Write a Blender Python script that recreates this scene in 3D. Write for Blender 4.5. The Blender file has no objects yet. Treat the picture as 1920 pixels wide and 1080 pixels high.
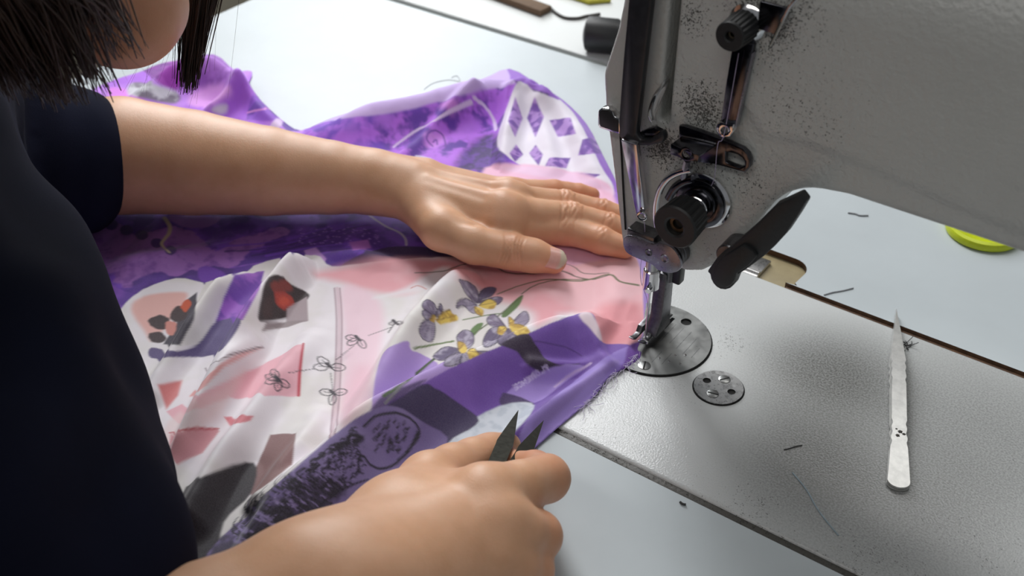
# A seamstress at an industrial sewing machine, feeding a printed purple cloth under the presser foot.
# Units are metres.  Origin: needle point on the machine bed.  +X along the machine arm, +Y away from the operator, +Z up.
import bpy, bmesh, math, random
import numpy as np
from mathutils import Vector, Matrix
random.seed(4); RNG = np.random.default_rng(7)
scene = bpy.context.scene
COL = scene.collection
PI = math.pi

# ------------------------------------------------------------------ camera
F_PX = 2100.0
CAM = np.array([0.21590, -0.43332, 0.404])
FWD = np.array([-0.46300, 0.64814, -0.60460]); FWD /= np.linalg.norm(FWD)
RIGHT = np.array([0.81371, 0.58127, 0.0]); UPV = np.cross(RIGHT, FWD)
cam_data = bpy.data.cameras.new('camera')
cam_data.sensor_width = 36.0; cam_data.lens = F_PX / 1920 * 36.0
cam_data.clip_start = 0.02; cam_data.clip_end = 50
cam_data.dof.use_dof = True; cam_data.dof.focus_distance = 0.565; cam_data.dof.aperture_fstop = 11.5
cam = bpy.data.objects.new('camera', cam_data); COL.objects.link(cam)
cam.matrix_world = Matrix(((RIGHT[0], UPV[0], -FWD[0], CAM[0]), (RIGHT[1], UPV[1], -FWD[1], CAM[1]),
                           (RIGHT[2], UPV[2], -FWD[2], CAM[2]), (0, 0, 0, 1)))
scene.camera = cam

# ------------------------------------------------------------------ light
scene.view_settings.view_transform = 'Standard'; scene.view_settings.look = 'None'
scene.view_settings.gamma = 1.0; scene.view_settings.use_curve_mapping = False
scene.view_settings.exposure = 0.38
world = bpy.data.worlds.new('workshop_ambient'); scene.world = world; world.use_nodes = True
world.node_tree.nodes['Background'].inputs[0].default_value = (0.93, 0.96, 1.0, 1)
world.node_tree.nodes['Background'].inputs[1].default_value = 0.13
def area_light(name, loc, target, size, size_y, power, color):
    d = bpy.data.lights.new(name, 'AREA'); d.shape = 'RECTANGLE'; d.size = size; d.size_y = size_y
    d.energy = power; d.color = color
    o = bpy.data.objects.new(name, d); COL.objects.link(o); o.location = loc
    o.rotation_euler = (Vector(target) - Vector(loc)).to_track_quat('-Z', 'Y').to_euler()
    return o
# a tube fitting over the back of the table, a tall window beyond it, a weaker ceiling tube behind the camera
area_light('table_tube_light', (-0.90, 0.70, 0.88), (-0.1, 0.05, 0.0), 0.35, 1.1, 11.5, (0.98, 0.99, 1.0))
area_light('window_daylight', (-1.75, 2.1, 0.95), (-0.3, 0.1, 0.0), 0.40, 0.9, 6.0, (0.92, 0.97, 1.0))
area_light('ceiling_tube_light', (-0.35, 0.80, 1.6), (-0.1, 0.0, 0), 1.2, 0.25, 6.0, (1.0, 0.98, 0.95))
area_light('ceiling_tube_light', (0.0, -1.35, 1.68), (0.1, 0.0, 0), 1.8, 0.25, 5.2, (1.0, 0.97, 0.93))

# ------------------------------------------------------------------ helpers
def at(px, py, z=0.0):
    """point on the horizontal plane z seen at photograph pixel (px, py)"""
    d = FWD * F_PX + RIGHT * (px - 960) - UPV * (py - 540)
    return CAM + d * ((z - CAM[2]) / d[2])
def at_y(px, py, y):
    """point on the upright plane y seen at photograph pixel (px, py)"""
    d = FWD * F_PX + RIGHT * (px - 960) - UPV * (py - 540)
    return CAM + d * ((y - CAM[1]) / d[1])
def at_d(px, py, dep):
    return CAM + FWD * dep + RIGHT * (px - 960) * dep / F_PX - UPV * (py - 540) * dep / F_PX

def tag(o, label=None, cat=None, group=None, kind=None):
    if label: o['label'] = label
    if cat: o['category'] = cat
    if group: o['group'] = group
    if kind: o['kind'] = kind
    return o
def link(name, me, mat=None, parent=None, smooth=True, angle=40):
    o = bpy.data.objects.new(name, me); COL.objects.link(o)
    if mat is not None and not me.materials: me.materials.append(mat)
    if parent is not None: o.parent = parent
    if smooth is True:
        me.polygons.foreach_set('use_smooth', [True] * len(me.polygons))
        if angle < 180: me.set_sharp_from_angle(angle=math.radians(angle))
    return o
def empty(name, loc=(0, 0, 0)):
    o = bpy.data.objects.new(name, None); COL.objects.link(o); o.location = loc; o.empty_display_size = 0.02
    return o

class MB:
    """collects shapes in one bmesh; build() links them as one mesh object"""
    def __init__(s): s.bm = bmesh.new()
    def _bevel(s, faces, w, seg=2):
        es = list({e for f in faces for e in f.edges if len(e.link_faces) == 2 and e.calc_face_angle(0) > 0.6})
        if es and w > 0: bmesh.ops.bevel(s.bm, geom=es, offset=w, segments=seg, profile=0.5, affect='EDGES', clamp_overlap=True)
    def box(s, lo, hi, bevel=0.0, M=None, seg=2):
        lo, hi = Vector(lo), Vector(hi); c = (lo + hi) / 2; d = hi - lo
        m = Matrix.Translation(c) @ Matrix.Diagonal((d.x, d.y, d.z, 1))
        if M is not None: m = M @ m
        r = bmesh.ops.create_cube(s.bm, size=1, matrix=m)
        s._bevel({f for v in r['verts'] for f in v.link_faces}, bevel, seg); return s
    def prism(s, pts, dvec, bevel=0.0, seg=2, holes=()):
        """closed outline pts (3-D, planar) swept by dvec; holes are further outlines"""
        loops = [pts] + list(holes); dv = Vector(dvec); new = []
        es = []
        for lp in loops:
            vs = [s.bm.verts.new(Vector(p)) for p in lp]
            es += [s.bm.edges.new((vs[i], vs[(i + 1) % len(vs)])) for i in range(len(vs))]
        r = bmesh.ops.triangle_fill(s.bm, use_beauty=True, use_dissolve=not holes, edges=es)
        fs = [g for g in r['geom'] if isinstance(g, bmesh.types.BMFace)]
        e = bmesh.ops.extrude_face_region(s.bm, geom=fs)
        bmesh.ops.translate(s.bm, vec=dv, verts=[g for g in e['geom'] if isinstance(g, bmesh.types.BMVert)])
        top = [g for g in e['geom'] if isinstance(g, bmesh.types.BMFace)]
        allf = set(fs) | set(top) | {f for t in top for ed in t.edges for f in ed.link_faces} | {f for t in fs if t.is_valid for ed in t.edges for f in ed.link_faces}
        allf = [f for f in allf if f.is_valid]
        bmesh.ops.recalc_face_normals(s.bm, faces=allf)
        s._bevel(allf, bevel, seg); return s
    def lathe(s, prof, o, axis, n=40, ribs=None):
        """profile [(radius, along)] turned about the axis through o; ribs(angle_index, ring_index) scales the radius"""
        a = Vector(axis).normalized(); u = a.orthogonal().normalized(); v = a.cross(u); o = Vector(o); rings = []
        for j, (r, t) in enumerate(prof):
            if r < 1e-7: rings.append([s.bm.verts.new(o + a * t)]); continue
            rings.append([s.bm.verts.new(o + a * t + (u * math.cos(2 * PI * i / n) + v * math.sin(2 * PI * i / n)) * r * (ribs(i, j) if ribs else 1)) for i in range(n)])
        fs = []
        for A, B in zip(rings, rings[1:]):
            for i in range(n):
                k = (i + 1) % n
                if len(A) == 1 and len(B) == 1: continue
                if len(A) == 1: fs.append(s.bm.faces.new((A[0], B[k], B[i])))
                elif len(B) == 1: fs.append(s.bm.faces.new((A[i], A[k], B[0])))
                else: fs.append(s.bm.faces.new((A[i], A[k], B[k], B[i])))
        bmesh.ops.recalc_face_normals(s.bm, faces=fs); return s
    def cyl(s, o, axis, r, h, bevel=0.0006, n=32):
        b = min(bevel, r * .5, h * .45)
        return s.lathe([(0, 0), (r - b, 0), (r, b), (r, h - b), (r - b, h), (0, h)], o, axis, n)
    def tube(s, path, rad, n=8, caps=True):
        P = [Vector(p) for p in path]; R = rad if hasattr(rad, '__len__') else [rad] * len(P)
        t0 = (P[1] - P[0]).normalized(); nrm = t0.orthogonal().normalized(); rings = []
        for i, p in enumerate(P):
            t = ((P[min(i + 1, len(P) - 1)] - P[max(i - 1, 0)])).normalized()
            nrm = (nrm - t * nrm.dot(t)).normalized(); b = t.cross(nrm)
            rings.append([s.bm.verts.new(p + (nrm * math.cos(2 * PI * k / n) + b * math.sin(2 * PI * k / n)) * R[i]) for k in range(n)])
        for A, B in zip(rings, rings[1:]):
            for k in range(n): s.bm.faces.new((A[k], A[(k + 1) % n], B[(k + 1) % n], B[k]))
        if caps: s.bm.faces.new(rings[0][::-1]); s.bm.faces.new(rings[-1])
        return s
    def build(s, name, mat, parent=None, smooth=True, angle=40):
        me = bpy.data.meshes.new(name); s.bm.normal_update(); s.bm.to_mesh(me); s.bm.free()
        return link(name, me, mat, parent, smooth, angle)

def spline(pts, n=8, closed=False):
    P = [np.array(p, float) for p in pts]; out = []; m = len(P)
    for i in range(m if closed else m - 1):
        if closed: a, b, c, d = P[(i - 1) % m], P[i], P[(i + 1) % m], P[(i + 2) % m]
        else: a, b, c, d = P[max(i - 1, 0)], P[i], P[i + 1], P[min(i + 2, m - 1)]
        for k in range(n):
            t = k / n
            out.append(0.5 * (2 * b + (c - a) * t + (2 * a - 5 * b + 4 * c - d) * t * t + (3 * b - a - 3 * c + d) * t ** 3))
    if not closed: out.append(P[-1])
    return out

# ------------------------------------------------------------------ materials
def new_mat(name):
    m = bpy.data.materials.new(name); m.use_nodes = True
    return m, m.node_tree.nodes, m.node_tree.links, m.node_tree.nodes['Principled BSDF']
def setp(b, **k):
    for n, v in k.items():
        n = n.replace('_', ' ')
        if n in b.inputs: b.inputs[n].default_value = v
def noise(N, L, scale, detail=3, rough=.55, coord=None, vec=(1, 1, 1)):
    t = N.new('ShaderNodeTexNoise'); t.inputs['Scale'].default_value = scale; t.inputs['Detail'].default_value = detail
    t.inputs['Roughness'].default_value = rough
    if coord is not None:
        mp = N.new('ShaderNodeMapping'); mp.inputs['Scale'].default_value = vec
        L.new(coord, mp.inputs['Vector']); L.new(mp.outputs[0], t.inputs['Vector'])
    return t.outputs['Fac']
def ramp(N, L, src, stops):
    r = N.new('ShaderNodeValToRGB'); e = r.color_ramp.elements
    while len(e) < len(stops): e.new(0.5)
    for i, (p, c) in enumerate(stops): e[i].position = p; e[i].color = (*c, 1) if len(c) == 3 else c
    L.new(src, r.inputs[0]); return r.outputs[0]
def math_n(N, L, op, a, b=None):
    m = N.new('ShaderNodeMath'); m.operation = op
    for i, v in enumerate((a, b)):
        if v is None: continue
        if isinstance(v, (int, float)): m.inputs[i].default_value = v
        else: L.new(v, m.inputs[i])
    return m.outputs[0]
def mix(N, L, fac, a, b):
    m = N.new('ShaderNodeMix'); m.data_type = 'RGBA'
    for s, v in ((m.inputs[0], fac), (m.inputs[6], a), (m.inputs[7], b)):
        if isinstance(v, (int, float)): s.default_value = v
        elif isinstance(v, tuple): s.default_value = (*v, 1) if len(v) == 3 else v
        else: L.new(v, s)
    return m.outputs[2]
def bump(N, L, b, src, strength, dist):
    n = N.new('ShaderNodeBump'); n.inputs['Strength'].default_value = strength; n.inputs['Distance'].default_value = dist
    L.new(src, n.inputs['Height']); L.new(n.outputs[0], b.inputs['Normal'])
def objco(N): return N.new('ShaderNodeTexCoord').outputs['Object']
def plain(name, col, rough=.5, metal=0.0, wear=0.12, scale=400, **k):
    m, N, L, b = new_mat(name); setp(b, Roughness=rough, Metallic=metal, **k)
    nz = noise(N, L, scale, 4, .6, objco(N))
    dk = tuple(c * (1 - wear) for c in col); lt = tuple(min(1, c * (1 + wear)) for c in col)
    L.new(ramp(N, L, nz, [(.3, dk), (.7, lt)]), b.inputs['Base Color'])
    L.new(ramp(N, L, nz, [(.3, (max(0, rough - .06),) * 3), (.7, (min(1, rough + .06),) * 3)]), b.inputs['Roughness'])
    return m
# ------------------------------------------------------------------ materials of the setting
def lint_paint(name, col, rough, spots, peel=900, peel_h=.0004, dirt=None, strength=.5, speck=.62, painted_shade=(), spec=.5):
    """glossy hammered paint with sooty lint specks; spots = [(centre, radius, amount)] where the lint gathers"""
    m, N, L, b = new_mat(name); co = objco(N); setp(b, Roughness=rough)
    setp(b, Specular_IOR_Level=spec)
    base = ramp(N, L, noise(N, L, 14, 4, .6, co), [(.3, tuple(c * .93 for c in col)), (.7, col)])
    pe = noise(N, L, peel, 2, .5, co)
    for c, r, amt in painted_shade:                     # shadow painted in as dark spots, strongest in the hollows of the paint
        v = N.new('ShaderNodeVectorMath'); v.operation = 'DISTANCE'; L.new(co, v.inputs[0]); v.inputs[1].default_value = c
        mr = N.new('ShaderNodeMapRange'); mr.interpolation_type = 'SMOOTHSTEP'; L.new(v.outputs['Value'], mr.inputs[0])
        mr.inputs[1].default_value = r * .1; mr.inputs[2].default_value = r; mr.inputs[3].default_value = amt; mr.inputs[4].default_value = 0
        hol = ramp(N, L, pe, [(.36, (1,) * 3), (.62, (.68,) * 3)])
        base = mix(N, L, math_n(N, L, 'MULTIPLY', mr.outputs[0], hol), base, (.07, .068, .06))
    # how much lint lies here
    acc = None
    for c, r, amt in spots:
        v = N.new('ShaderNodeVectorMath'); v.operation = 'DISTANCE'; L.new(co, v.inputs[0]); v.inputs[1].default_value = c
        mr = N.new('ShaderNodeMapRange'); mr.interpolation_type = 'SMOOTHSTEP'; L.new(v.outputs['Value'], mr.inputs[0])
        mr.inputs[1].default_value = 0; mr.inputs[2].default_value = r; mr.inputs[3].default_value = amt; mr.inputs[4].default_value = 0
        acc = mr.outputs[0] if acc is None else math_n(N, L, 'MAXIMUM', acc, mr.outputs[0])
    fine = noise(N, L, 1500, 2, .7, co); med = noise(N, L, 480, 3, .7, co)
    patch = noise(N, L, 55, 4, .7, co)
    f = math_n(N, L, 'ADD', math_n(N, L, 'MULTIPLY', fine, .55), math_n(N, L, 'MULTIPLY', med, .45))
    thr = math_n(N, L, 'SUBTRACT', speck + .06, math_n(N, L, 'MULTIPLY', acc, .22)) if acc is not None else speck + .06
    thr = math_n(N, L, 'SUBTRACT', thr, math_n(N, L, 'MULTIPLY', math_n(N, L, 'SUBTRACT', patch, .5), .14))
    sp = math_n(N, L, 'MULTIPLY', math_n(N, L, 'SUBTRACT', f, thr), 26)
    cl = N.new('ShaderNodeClamp'); L.new(sp, cl.inputs[0])
    c2 = mix(N, L, math_n(N, L, 'MULTIPLY', cl.outputs[0], .88), base, (.035, .034, .028))
    L.new(c2, b.inputs['Base Color'])
    hgt = math_n(N, L, 'ADD', pe, math_n(N, L, 'MULTIPLY', cl.outputs[0], .4))
    bump(N, L, b, hgt, strength, peel_h)
    L.new(ramp(N, L, cl.outputs[0], [(0, (rough,) * 3), (1, (.85,) * 3)]), b.inputs['Roughness'])
    return m
M = {}
M['laminate'] = lint_paint('white_laminate', (.60, .655, .68), .36, [((.25, -.2, 0), .3, .05)], peel=260, peel_h=.00004, strength=.15, speck=.69, spec=.18)
M['laminate_rear'] = plain('white_laminate_rear', (.62, .64, .63), .4, wear=.03, scale=9, Specular_IOR_Level=.2)
M['ply'] = plain('plywood_edge', (.10, .05, .025), .75, wear=.45, scale=160)
M['edge_band'] = plain('grey_edge_band', (.48, .52, .53), .5, wear=.06)
M['tan'] = plain('tan_varnished_recess', (.40, .33, .19), .45, wear=.12, scale=60)
M['floor'] = plain('beige_floor', (.30, .27, .21), .6, wear=.12, scale=3)
M['steel'] = plain('brushed_steel', (.50, .50, .50), .30, 1.0, wear=.04, scale=500)
M['plate_steel'] = plain('worn_plate_steel', (.30, .305, .30), .33, 1.0, wear=.05, scale=120)
M['chrome'] = plain('chrome', (.75, .75, .77), .12, 1.0, wear=.05, scale=300)
M['dark_steel'] = plain('dark_steel', (.16, .16, .17), .32, .9, wear=.2, scale=500)
M['black_hole'] = plain('hollow_black', (.012, .012, .012), .9)
M['black_plastic'] = plain('black_plastic', (.018, .019, .020), .48, wear=.25, scale=900)
M['black_satin'] = plain('black_satin_guard', (.022, .023, .027), .36, wear=.15)
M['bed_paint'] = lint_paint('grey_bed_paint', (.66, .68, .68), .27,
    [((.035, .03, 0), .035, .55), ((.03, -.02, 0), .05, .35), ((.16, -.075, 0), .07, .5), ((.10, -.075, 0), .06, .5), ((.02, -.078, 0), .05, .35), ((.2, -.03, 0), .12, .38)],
    peel=950, peel_h=.0004, strength=.45, painted_shade=[(tuple(at(1550, 705)), .068, .85), (tuple(at(1510, 860)), .055, .7), (tuple(at(1830, 830)), .13, .6), (tuple(at(1640, 960)), .09, .5)])  # the last list paints the shade of head and arm onto the bed
M['arm_paint'] = lint_paint('grey_arm_paint', (.55, .555, .53), .33,
    [((.055, -.03, .222), .045, .85), ((.03, -.03, .17), .028, .95), ((.03, -.03, .15), .03, .95), ((.012, -.03, .145), .025, .9), ((.02, -.03, .21), .02, .7), ((.075, -.03, .185), .05, .45), ((.045, -.03, .10), .03, .4), ((.06, -.03, .14), .04, .5)],
    peel=430, peel_h=.0009, strength=.75)

# ------------------------------------------------------------------ floor and tables
M['wall'] = plain('cream_wall_paint', (.62, .60, .55), .8, wear=.04, scale=4)
g = MB(); g.box((-3.2, -2.6, -.80), (3.2, 3.2, -.76)); tag(g.build('floor', M['floor'], None, False), kind='structure')
g = MB(); g.box((-3.2, 3.2, -.80), (3.2, 3.3, 2.0)); tag(g.build('wall_back', M['wall'], None, False), kind='structure')
g = MB(); g.box((-3.3, -2.6, -.80), (-3.2, 3.3, 2.0)); tag(g.build('wall_left', M['wall'], None, False), kind='structure')

TZ = -0.0010                      # table top a little lower than the machine bed
BX0, BX1, BY0, BY1 = -0.105, 0.40, -0.0822, 0.0962       # machine bed
GAP = .0050
def rrect(x0, y0, x1, y1, r, n=6):
    out = []
    for cx, cy, a0 in ((x1 - r, y1 - r, 0), (x0 + r, y1 - r, 90), (x0 + r, y0 + r, 180), (x1 - r, y0 + r, 270)):
        out += [(cx + r * math.cos(math.radians(a0 + 90 * k / n)), cy + r * math.sin(math.radians(a0 + 90 * k / n))) for k in range(n + 1)]
    return out
table = empty('sewing_table', (0, 0, -.76))
tag(table, 'white laminate sewing table that the machine bed is let into', 'table')
def tchild(o): o.parent = table; o.matrix_parent_inverse = Matrix.Translation((0, 0, .76)); return o
# cut-out for the bed with a rounded bay behind it for the hinge
hx1, hy1 = 0.0395, 0.1275
cut = [(BX0 - GAP, BY0 - .0038), (BX1 + GAP, BY0 - .0038), (BX1 + GAP, BY1 + GAP), (hx1 - .003, BY1 + GAP)]
cut += [(hx1 + .004 - .001 * k, BY1 + GAP + .001 + .0008 * k) for k in range(3)]
cut += [(hx1 - .008 + .011 * math.cos(a), hy1 - .011 + .011 * math.sin(a)) for a in np.linspace(-.1, PI / 2, 8)]
cut += [(-.03, hy1), (-.034, hy1 - .004), (-.034, BY1 + GAP), (BX0 - GAP, BY1 + GAP)]
g = MB(); outer = rrect(-.537, -.288, .78, .286, .012)
g.prism([(x, y, TZ) for x, y in outer], (0, 0, -.028), holes=[[(x, y, TZ) for x, y in cut]])
top = tchild(g.build('tabletop', M['laminate'], None, False))
# laminate is white, the sawn edges round the cut-out are bare plywood
top.data.materials.append(M['ply']); top.data.materials.append(M['edge_band'])
for p in top.data.polygons:
    if abs(p.normal.z) < .5:
        c = p.center; p.material_index = 2 if (c.x < -.5 or c.x > .7 or c.y < -.27 or c.y > .27) else 1
g = MB(); ob = [(x, y, TZ - .02) for x, y in rrect(BX0 - .02, BY0 - .001, BX1 + .02, hy1 + .01, .004)]
g.prism(ob, (0, 0, -.006)); tchild(g.build('cutout_ledge', M['ply'], None, False))
g = MB(); g.box((hx1 - .002, BY1 + .0002, TZ - .0195), (BX1, BY1 + GAP + .002, TZ - .0022), .0004); tchild(g.build('groove_strip', M['ply']))
g = MB(); g.box((-.06, BY1 + GAP * .3, TZ - .009), (hx1 + .006, hy1 + .004, TZ - .004), .0005); tchild(g.build('hinge_recess', M['tan']))
g = MB(); g.box((-.03, BY1 + .0015, TZ - .004), (.0195, hy1 - .009, TZ - .0012), .0007)
g.tube([(-.03, BY1 + .005, TZ - .0013), (.0193, BY1 + .005, TZ - .0013)], .0016, 10); tchild(g.build('hinge_plate', M['steel']))
for sx in (-.48, .72):
    for sy in (-.245, .235):
        g = MB(); g.box((sx - .02, sy - .02, -.759), (sx + .02, sy + .02, TZ - .028), .003); tchild(g.build('leg', M['dark_steel']))

table2 = empty('work_table', (0, .4, -.76)); tag(table2, 'off-white work table standing edge to edge behind the sewing table', 'table')
def t2child(o): o.parent = table2; o.matrix_parent_inverse = Matrix.Translation((0, -.4, .76)); return o
g = MB(); g.box((-.62, .292, TZ - .027), (1.0, .475, TZ + .001), .003); t2child(g.build('tabletop', M['laminate_rear']))
for sx in (-.57, .95):
    for sy in (.32, .44):
        g = MB(); g.box((sx - .018, sy - .018, -.759), (sx + .018, sy + .018, TZ - .027), .003); t2child(g.build('leg', M['dark_steel']))
# ------------------------------------------------------------------ implicit surfaces (smooth castings, skin)
def surface_nets(D, lo, h):
    """closed quad mesh of the zero level of a sampled distance field (inside < 0)"""
    S = D < 0
    c = S[:-1, :-1, :-1].astype(np.int8)
    n = np.zeros_like(c)
    for dx in (0, 1):
        for dy in (0, 1):
            for dz in (0, 1):
                n += S[dx:D.shape[0] - 1 + dx, dy:D.shape[1] - 1 + dy, dz:D.shape[2] - 1 + dz]
    act = np.argwhere((n > 0) & (n < 8)); idx = np.full(n.shape, -1, np.int32)
    idx[act[:, 0], act[:, 1], act[:, 2]] = np.arange(len(act))
    acc = np.zeros((len(act), 3)); cnt = np.zeros(len(act))
    cor = [(a, b, d) for a in (0, 1) for b in (0, 1) for d in (0, 1)]
    for A in cor:
        for ax in range(3):
            if A[ax]: continue
            B = list(A); B[ax] = 1
            a = D[act[:, 0] + A[0], act[:, 1] + A[1], act[:, 2] + A[2]]; b = D[act[:, 0] + B[0], act[:, 1] + B[1], act[:, 2] + B[2]]
            m = (a < 0) != (b < 0); t = np.where(m, a / np.where(m, a - b, 1), 0)
            p = np.tile(np.array(A, float), (len(act), 1)); p[:, ax] += t
            acc[m] += p[m]; cnt[m] += 1
    V = (act + acc / cnt[:, None]) * h + np.array(lo)
    Q = []
    for ax in range(3):
        a = np.moveaxis(S, ax, 0); ch = np.argwhere(a[:-1] != a[1:]); fl = a[ch[:, 0], ch[:, 1], ch[:, 2]]
        u, v = [k for k in range(3) if k != ax]
        e = np.zeros((len(ch), 3), int); e[:, ax] = ch[:, 0]; e[:, u] = ch[:, 1]; e[:, v] = ch[:, 2]
        ok = (e[:, u] > 0) & (e[:, v] > 0) & (e[:, u] < n.shape[u]) & (e[:, v] < n.shape[v]); e = e[ok]; fl = fl[ok]
        def cell(du, dv):
            q = e.copy(); q[:, u] -= du; q[:, v] -= dv; return idx[q[:, 0], q[:, 1], q[:, 2]]
        q = np.stack([cell(1, 1), cell(0, 1), cell(0, 0), cell(1, 0)], 1)
        flip = fl if ax != 1 else ~fl
        q[~flip] = q[~flip][:, ::-1]; Q.append(q)
    Q = np.concatenate(Q); return V, Q[(Q >= 0).all(1)]
def relax(V, Q, it=2, lam=.5):
    E = np.concatenate([Q[:, [0, 1]], Q[:, [1, 2]], Q[:, [2, 3]], Q[:, [3, 0]]])
    for _ in range(it):
        s = np.zeros_like(V); c = np.zeros(len(V))
        for a, b in ((0, 1), (1, 0)):
            for k in range(3): s[:, k] += np.bincount(E[:, a], V[E[:, b], k], len(V))
            c += np.bincount(E[:, a], minlength=len(V))
        V = V + lam * (s / np.maximum(c, 1)[:, None] - V)
    return V
def mesh_np(name, V, F):
    me = bpy.data.meshes.new(name); F = np.asarray(F, np.int32); k = F.shape[1]
    me.vertices.add(len(V)); me.vertices.foreach_set('co', np.asarray(V, np.float32).ravel())
    me.loops.add(F.size); me.loops.foreach_set('vertex_index', F.ravel())
    me.polygons.add(len(F)); me.polygons.foreach_set('loop_start', np.arange(0, F.size, k, dtype=np.int32))
    me.polygons.foreach_set('use_smooth', np.ones(len(F), bool)); me.update(calc_edges=True); return me
def sd_poly(P, poly):
    x, y = P; d = np.full(x.shape, 1e9); s = np.ones(x.shape, bool); n = len(poly)
    for i in range(n):
        ax, ay = poly[i]; bx, by = poly[i - 1]; ex, ey = bx - ax, by - ay; wx, wy = x - ax, y - ay
        t = np.clip((wx * ex + wy * ey) / (ex * ex + ey * ey), 0, 1)
        d = np.minimum(d, (wx - ex * t) ** 2 + (wy - ey * t) ** 2)
        c = ((ay <= y) & (y < by)) if by > ay else ((by <= y) & (y < ay))
        if by != ay:
            xi = ax + (y - ay) / (by - ay) * ex; s ^= c & (x < xi)
    return np.where(s, 1, -1) * np.sqrt(d)
def rounded(a, b, r):
    qa, qb = a + r, b + r
    return np.minimum(np.maximum(qa, qb), 0) + np.sqrt(np.maximum(qa, 0) ** 2 + np.maximum(qb, 0) ** 2) - r
def smin(a, b, k): h = np.maximum(k - np.abs(a - b), 0) / k; return np.minimum(a, b) - h * h * k * .25
def smax(a, b, k): return -smin(-a, -b, k)

# ------------------------------------------------------------------ sewing machine
machine = empty('sewing_machine', (0, 0, 0))
tag(machine, 'grey industrial sewing machine with lint-covered arm and steel needle plate', 'sewing machine')
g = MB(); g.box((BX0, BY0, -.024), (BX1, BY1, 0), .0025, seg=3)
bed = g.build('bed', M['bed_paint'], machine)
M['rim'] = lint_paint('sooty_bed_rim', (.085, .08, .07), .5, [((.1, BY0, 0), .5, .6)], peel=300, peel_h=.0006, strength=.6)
g = MB(); g.box((BX0 + .002, BY0 - .0036, -.022), (BX1 - .002, BY0 + .004, -.0014), .0008); g.build('bed_rim', M['rim'], machine)

# arm, head and pillar: one casting
h = .0012; lo = np.array([-.032, -.044, .070]); hi = np.array([.42, .060, .290])
gx, gy, gz = [np.arange(lo[i], hi[i] + h, h) for i in range(3)]
X2, Z2 = np.meshgrid(gx, gz, indexing='ij')
prof = [(-.0065, .0835), (.030, .0815), (.038, .085)] + [tuple(p) for p in spline([(.043, .090), (.053, .103), (.062, .122), (.070, .138), (.082, .1475), (.10, .151)], 5)] + \
       [(.50, .1495), (.50, .40), (-.012, .40), (-.0135, .215), (-.0165, .195), (-.0225, .172), (-.0205, .155), (-.0135, .12)]
d2 = sd_poly((X2, Z2), prof).astype(np.float32)
rg = [at_y(*p, -.033) for p in ((1420, 268), (1500, 282), (1560, 304), (1678, 356), (1800, 410), (1920, 457))]
pr2 = [(p[0], p[2] + .001) for p in rg] + [(.50, .150), (.50, .40), (.034, .40), (.036, .19)]
d2b = sd_poly((X2, Z2), pr2).astype(np.float32)
Y1 = gy[None, :, None]; Zb = gz[None, None, :]; Xb = gx[:, None, None]
wy = np.abs(Y1 - .0075) - .0375
D = rounded(d2[:, None, :], wy + 0 * Xb, .0045)
wy2 = np.abs(Y1 - .0055) - .0400
D = smin(D, rounded(d2b[:, None, :], wy2 + 0 * Xb, .006), .004)
# rolled top of the arm
ty = np.abs(Y1 - .0075) - .0390; tz = Zb - .262
D = smax(D, rounded(ty, tz, .038) + 0 * Xb, .006)
# take-up slot
sl = np.maximum(np.maximum(np.abs(Xb - .0112) - .0024, .158 - Zb), Y1 + .012)
D = smax(D, -sl, .0012)
# shallow dirty hollow round the tension post
tc = at_y(1330, 300, -.031)
V, Q = surface_nets(D.astype(np.float32), lo, h); V = relax(V, Q, 1, .4)
arm_o = link('arm', mesh_np('arm', V, Q), M['arm_paint'], machine, smooth=None)
g = MB(); g.box((.335, -.035, -.002), (.415, .060, .20), .012, seg=4); g.build('pillar', M['arm_paint'], machine)
g = MB(); g.lathe([(0, 0), (.055, 0), (.058, .004), (.058, .018), (.05, .022), (.02, .024), (0, .024)], (.418, .008, .20), (1, 0, 0), 48); g.build('hand_wheel', M['black_plastic'], machine)

def slotted_screw(name, o, axis, r, hgt, parent, mat='steel', ang=0.4):
    g = MB(); g.lathe([(0, 0), (r, 0), (r, hgt * .6), (r * .85, hgt), (0, hgt)], o, axis, 24); s = g.build(name, M[mat], parent)
    a = Vector(axis).normalized(); u = a.orthogonal().normalized(); v = a.cross(u)
    d = u * math.cos(ang) + v * math.sin(ang); e = a.cross(d)
    o = Vector(o) + a * (hgt * 1.01); g = MB()
    g.prism([o + d * r * .93 + e * r * .13, o - d * r * .93 + e * r * .13, o - d * r * .93 - e * r * .13, o + d * r * .93 - e * r * .13], a * .00005)
    g.build('screw_slot', M['black_hole'], s, False); return s
def circ(cx, cy, r, n=24): return [(cx + r * math.cos(2 * PI * k / n), cy + r * math.sin(2 * PI * k / n)) for k in range(n)]
# needle plate
g = MB(); g.cyl((-.0004, .0078, -.0002), (0, 0, 1), .0322, .0005, .0001, 72); g.build('plate_groove', M['black_hole'], machine)
g = MB(); outl = circ(-.0004, .0078, .0313, 80)
holes = [circ(.0072, .0302, .0031, 20), [(-.0052, .018), (-.0034, .018), (-.0034, .0295), (-.0052, .0295)], [(-.0016, .018), (.0006, .018), (.0006, .0292), (-.0016, .0292)]]
g.prism([(x, y, .0003) for x, y in outl], (0, 0, .0010), holes=[[(x, y, .0003) for x, y in hh] for hh in holes])
plate = g.build('needle_plate', M['plate_steel'], machine, True, 30)
slotted_screw('screw', (.0069, -.0166, .0012), (0, 0, 1), .0035, .0005, plate, 'plate_steel', 1.15)
for x, y0, y1 in ((.0036, .006, .025), (.0088, .008, .024), (.0140, .006, .024), (.0140, -.010, .001), (.0192, .004, .020), (.0088, -.012, -.001), (.0245, .004, .014)):
    g = MB(); g.box((x - .00012, y0, .00128), (x + .00012, y1, .00134)); g.build('guide_mark', M['dark_steel'], plate, False)
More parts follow.
